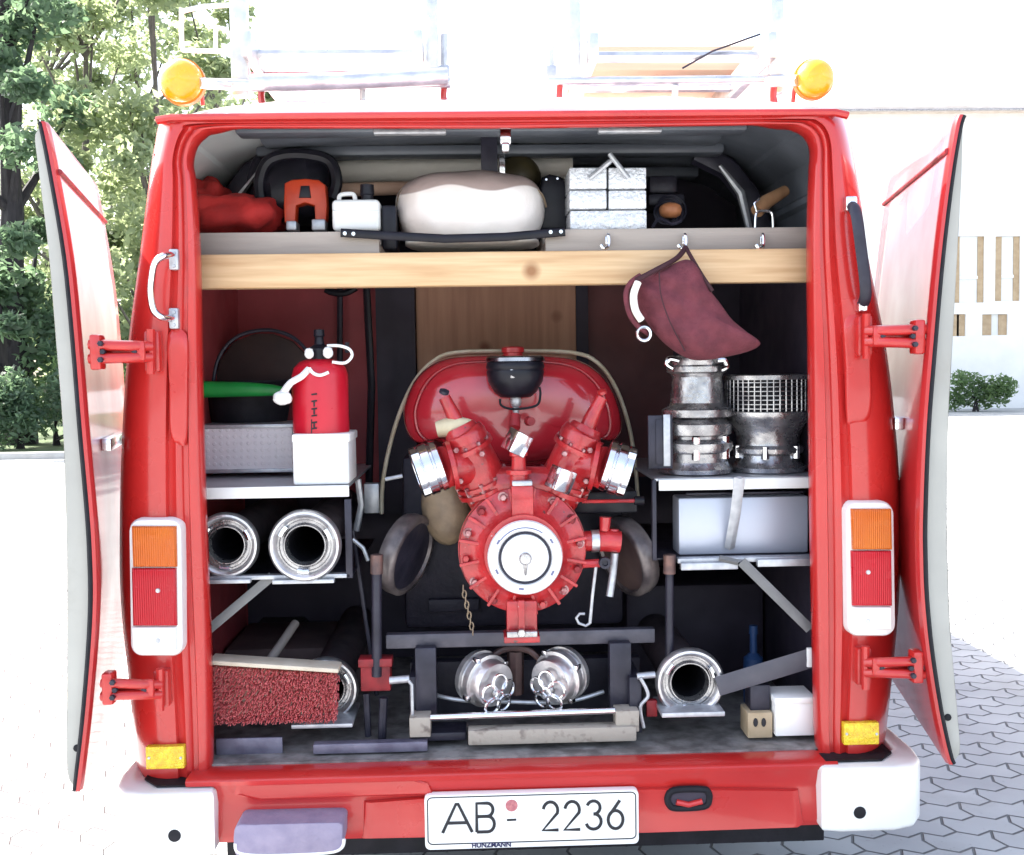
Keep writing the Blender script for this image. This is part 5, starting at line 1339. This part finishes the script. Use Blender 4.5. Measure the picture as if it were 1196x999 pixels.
bm = NB(); ptube(bm, [(503,838),(610,834),(718,830)], 0.10, 4.2, 12); finish('pull_bar', bm, CHROME, fr)
for x0_,y0_,x1_,y1_ in ((478,838,503,862),(719,830,747,856)):
    bm = NB(); pbox(bm, x0_,y0_,x1_,y1_,0.085,0.15,0.003); finish('bar_block', bm, BEIGEM, fr)
bm = NB(); pbox(bm, 545,851,746,869,0.075,0.12,0.004); finish('cross_beam', bm, BEIGEM, fr)
bm = NB(); pbox(bm, 478,856,545,866,0.11,0.20,0.004); pbox(bm, 478,770,750,850,0.38,0.42); pbox(bm, 735,790,750,858,0.12,0.4,0.004); pbox(bm, 478,790,490,845,0.155,0.4,0.004); finish('base_plate', bm, DARKM, fr)
bm = NB(); ptube(bm, [(508,812,0.2),(540,818,0.18),(600,820,0.18),(660,820,0.18),(705,808,0.2)], 0.18, 2.6, 8); finish('cable', bm, GALV, fr)
bm = NB(); ptube(bm, [(455,795),(478,793)], 0.12, 4.5, 10); ptube(bm, [(477,795),(481,800),(482,842)], 0.11, 2, 8); ptube(bm,[(744,790),(765,788)],0.12,4,10); ptube(bm,[(748,792),(757,812),(748,826),(752,850)],0.11,2.2,8); finish('locking_lever', bm, GALV, fr)
bm = NB(); pbox(bm, 421,774,456,808,0.16,0.22,0.003); pbox(bm, 418,770,458,780,0.15,0.2,0.003); pbox(bm,755,818,768,838,0.14,0.16,0.003); finish('lock_bracket', bm, REDDK, fr)
bm = NB(); ptube(bm, [(428,810),(430,860)], 0.17, 4, 8); ptube(bm,[(448,815),(446,866)],0.15,5,8); ptube(bm,[(440,812),(415,640),(412,620)],0.3,2.5,8); finish('rod', bm, DARKM, fr)
bm = NB(); ptube(bm, [(575,768),(585,760),(600,757),(618,760),(630,770)], 0.20, 4, 8); ptube(bm,[(602,760),(602,810)],0.22,10,8); finish('manifold', bm, pm('brown_iron',(0.10,0.055,0.05),(0.05,0.03,0.03),20,0.5,metal=0.3), pump)
bm = NB(); ptube(bm, [(418,560,0.4),(422,590,0.4),(416,620,0.4)],0.4,4,8); ptube(bm,[(412,630,0.25),(424,640,0.25),(430,655,0.25)],0.25,2.5,8); ptube(bm,[(450,560),(470,556)],0.35,2.5,8); pbox(bm, 425,565,443,600,0.5,0.54,0.004); finish('linkage', bm, GALV, pump)

# blind couplings in the frame
def blind_cap(px, py, sd, label):
    c = at(px,py,0.135); ax = V((-sd*0.62,-0.78,-0.12)).normalized()
    t = thing('blind_coupling', label, 'coupling', c, 'blind couplings in the pump frame')
    q = S(0.13); bm = NB()
    lathe(bm, c, ax, [(-0.085,24*q),(-0.080,32*q),(-0.062,33*q),(-0.060,29*q),(-0.05,29*q),(-0.048,32*q),(-0.03,32*q),(-0.028,28*q),(0.0,27*q),(0.004,26*q),(0.006,0)], 40); b = finish('body', bm, ALU, t, angle=35)
    bm = NB(); a,u,v = frame_of(ax)
    for k in range(4):
        an = R(30+90*k); obox(bm, c+a*-0.038+(u*math.cos(an)+v*math.sin(an))*32*q, a*0.010, u*0.007, v*0.007, 0.002)
    finish('lug', bm, CHROME, b)
    pc2 = c+ax*0.016+V((0,-0.004,-9*q)); 
    for k in range(5):
        an = R(90+72*k); bm = NB(); p2 = pc2+(u*math.cos(an)+v*math.sin(an))*14.5*q
        tube(bm, circle_pts(p2, ax+V((0.2*math.cos(an),0,0.2*math.sin(an))), 10*q, 20), 1.7*q, 6, True); finish('ring', bm, CHROME, t)
    bm = NB(); lathe(bm, c+ax*0.005+V((0,0,-9*q)), ax, [(0,6*q),(0.012,5*q),(0.014,0)], 12); finish('knob', bm, ALU, t)
blind_cap(578,800,-1,'left chrome blind coupling with ring handles below the pump')
blind_cap(643,796,1,'right chrome blind coupling with ring handles below the pump')
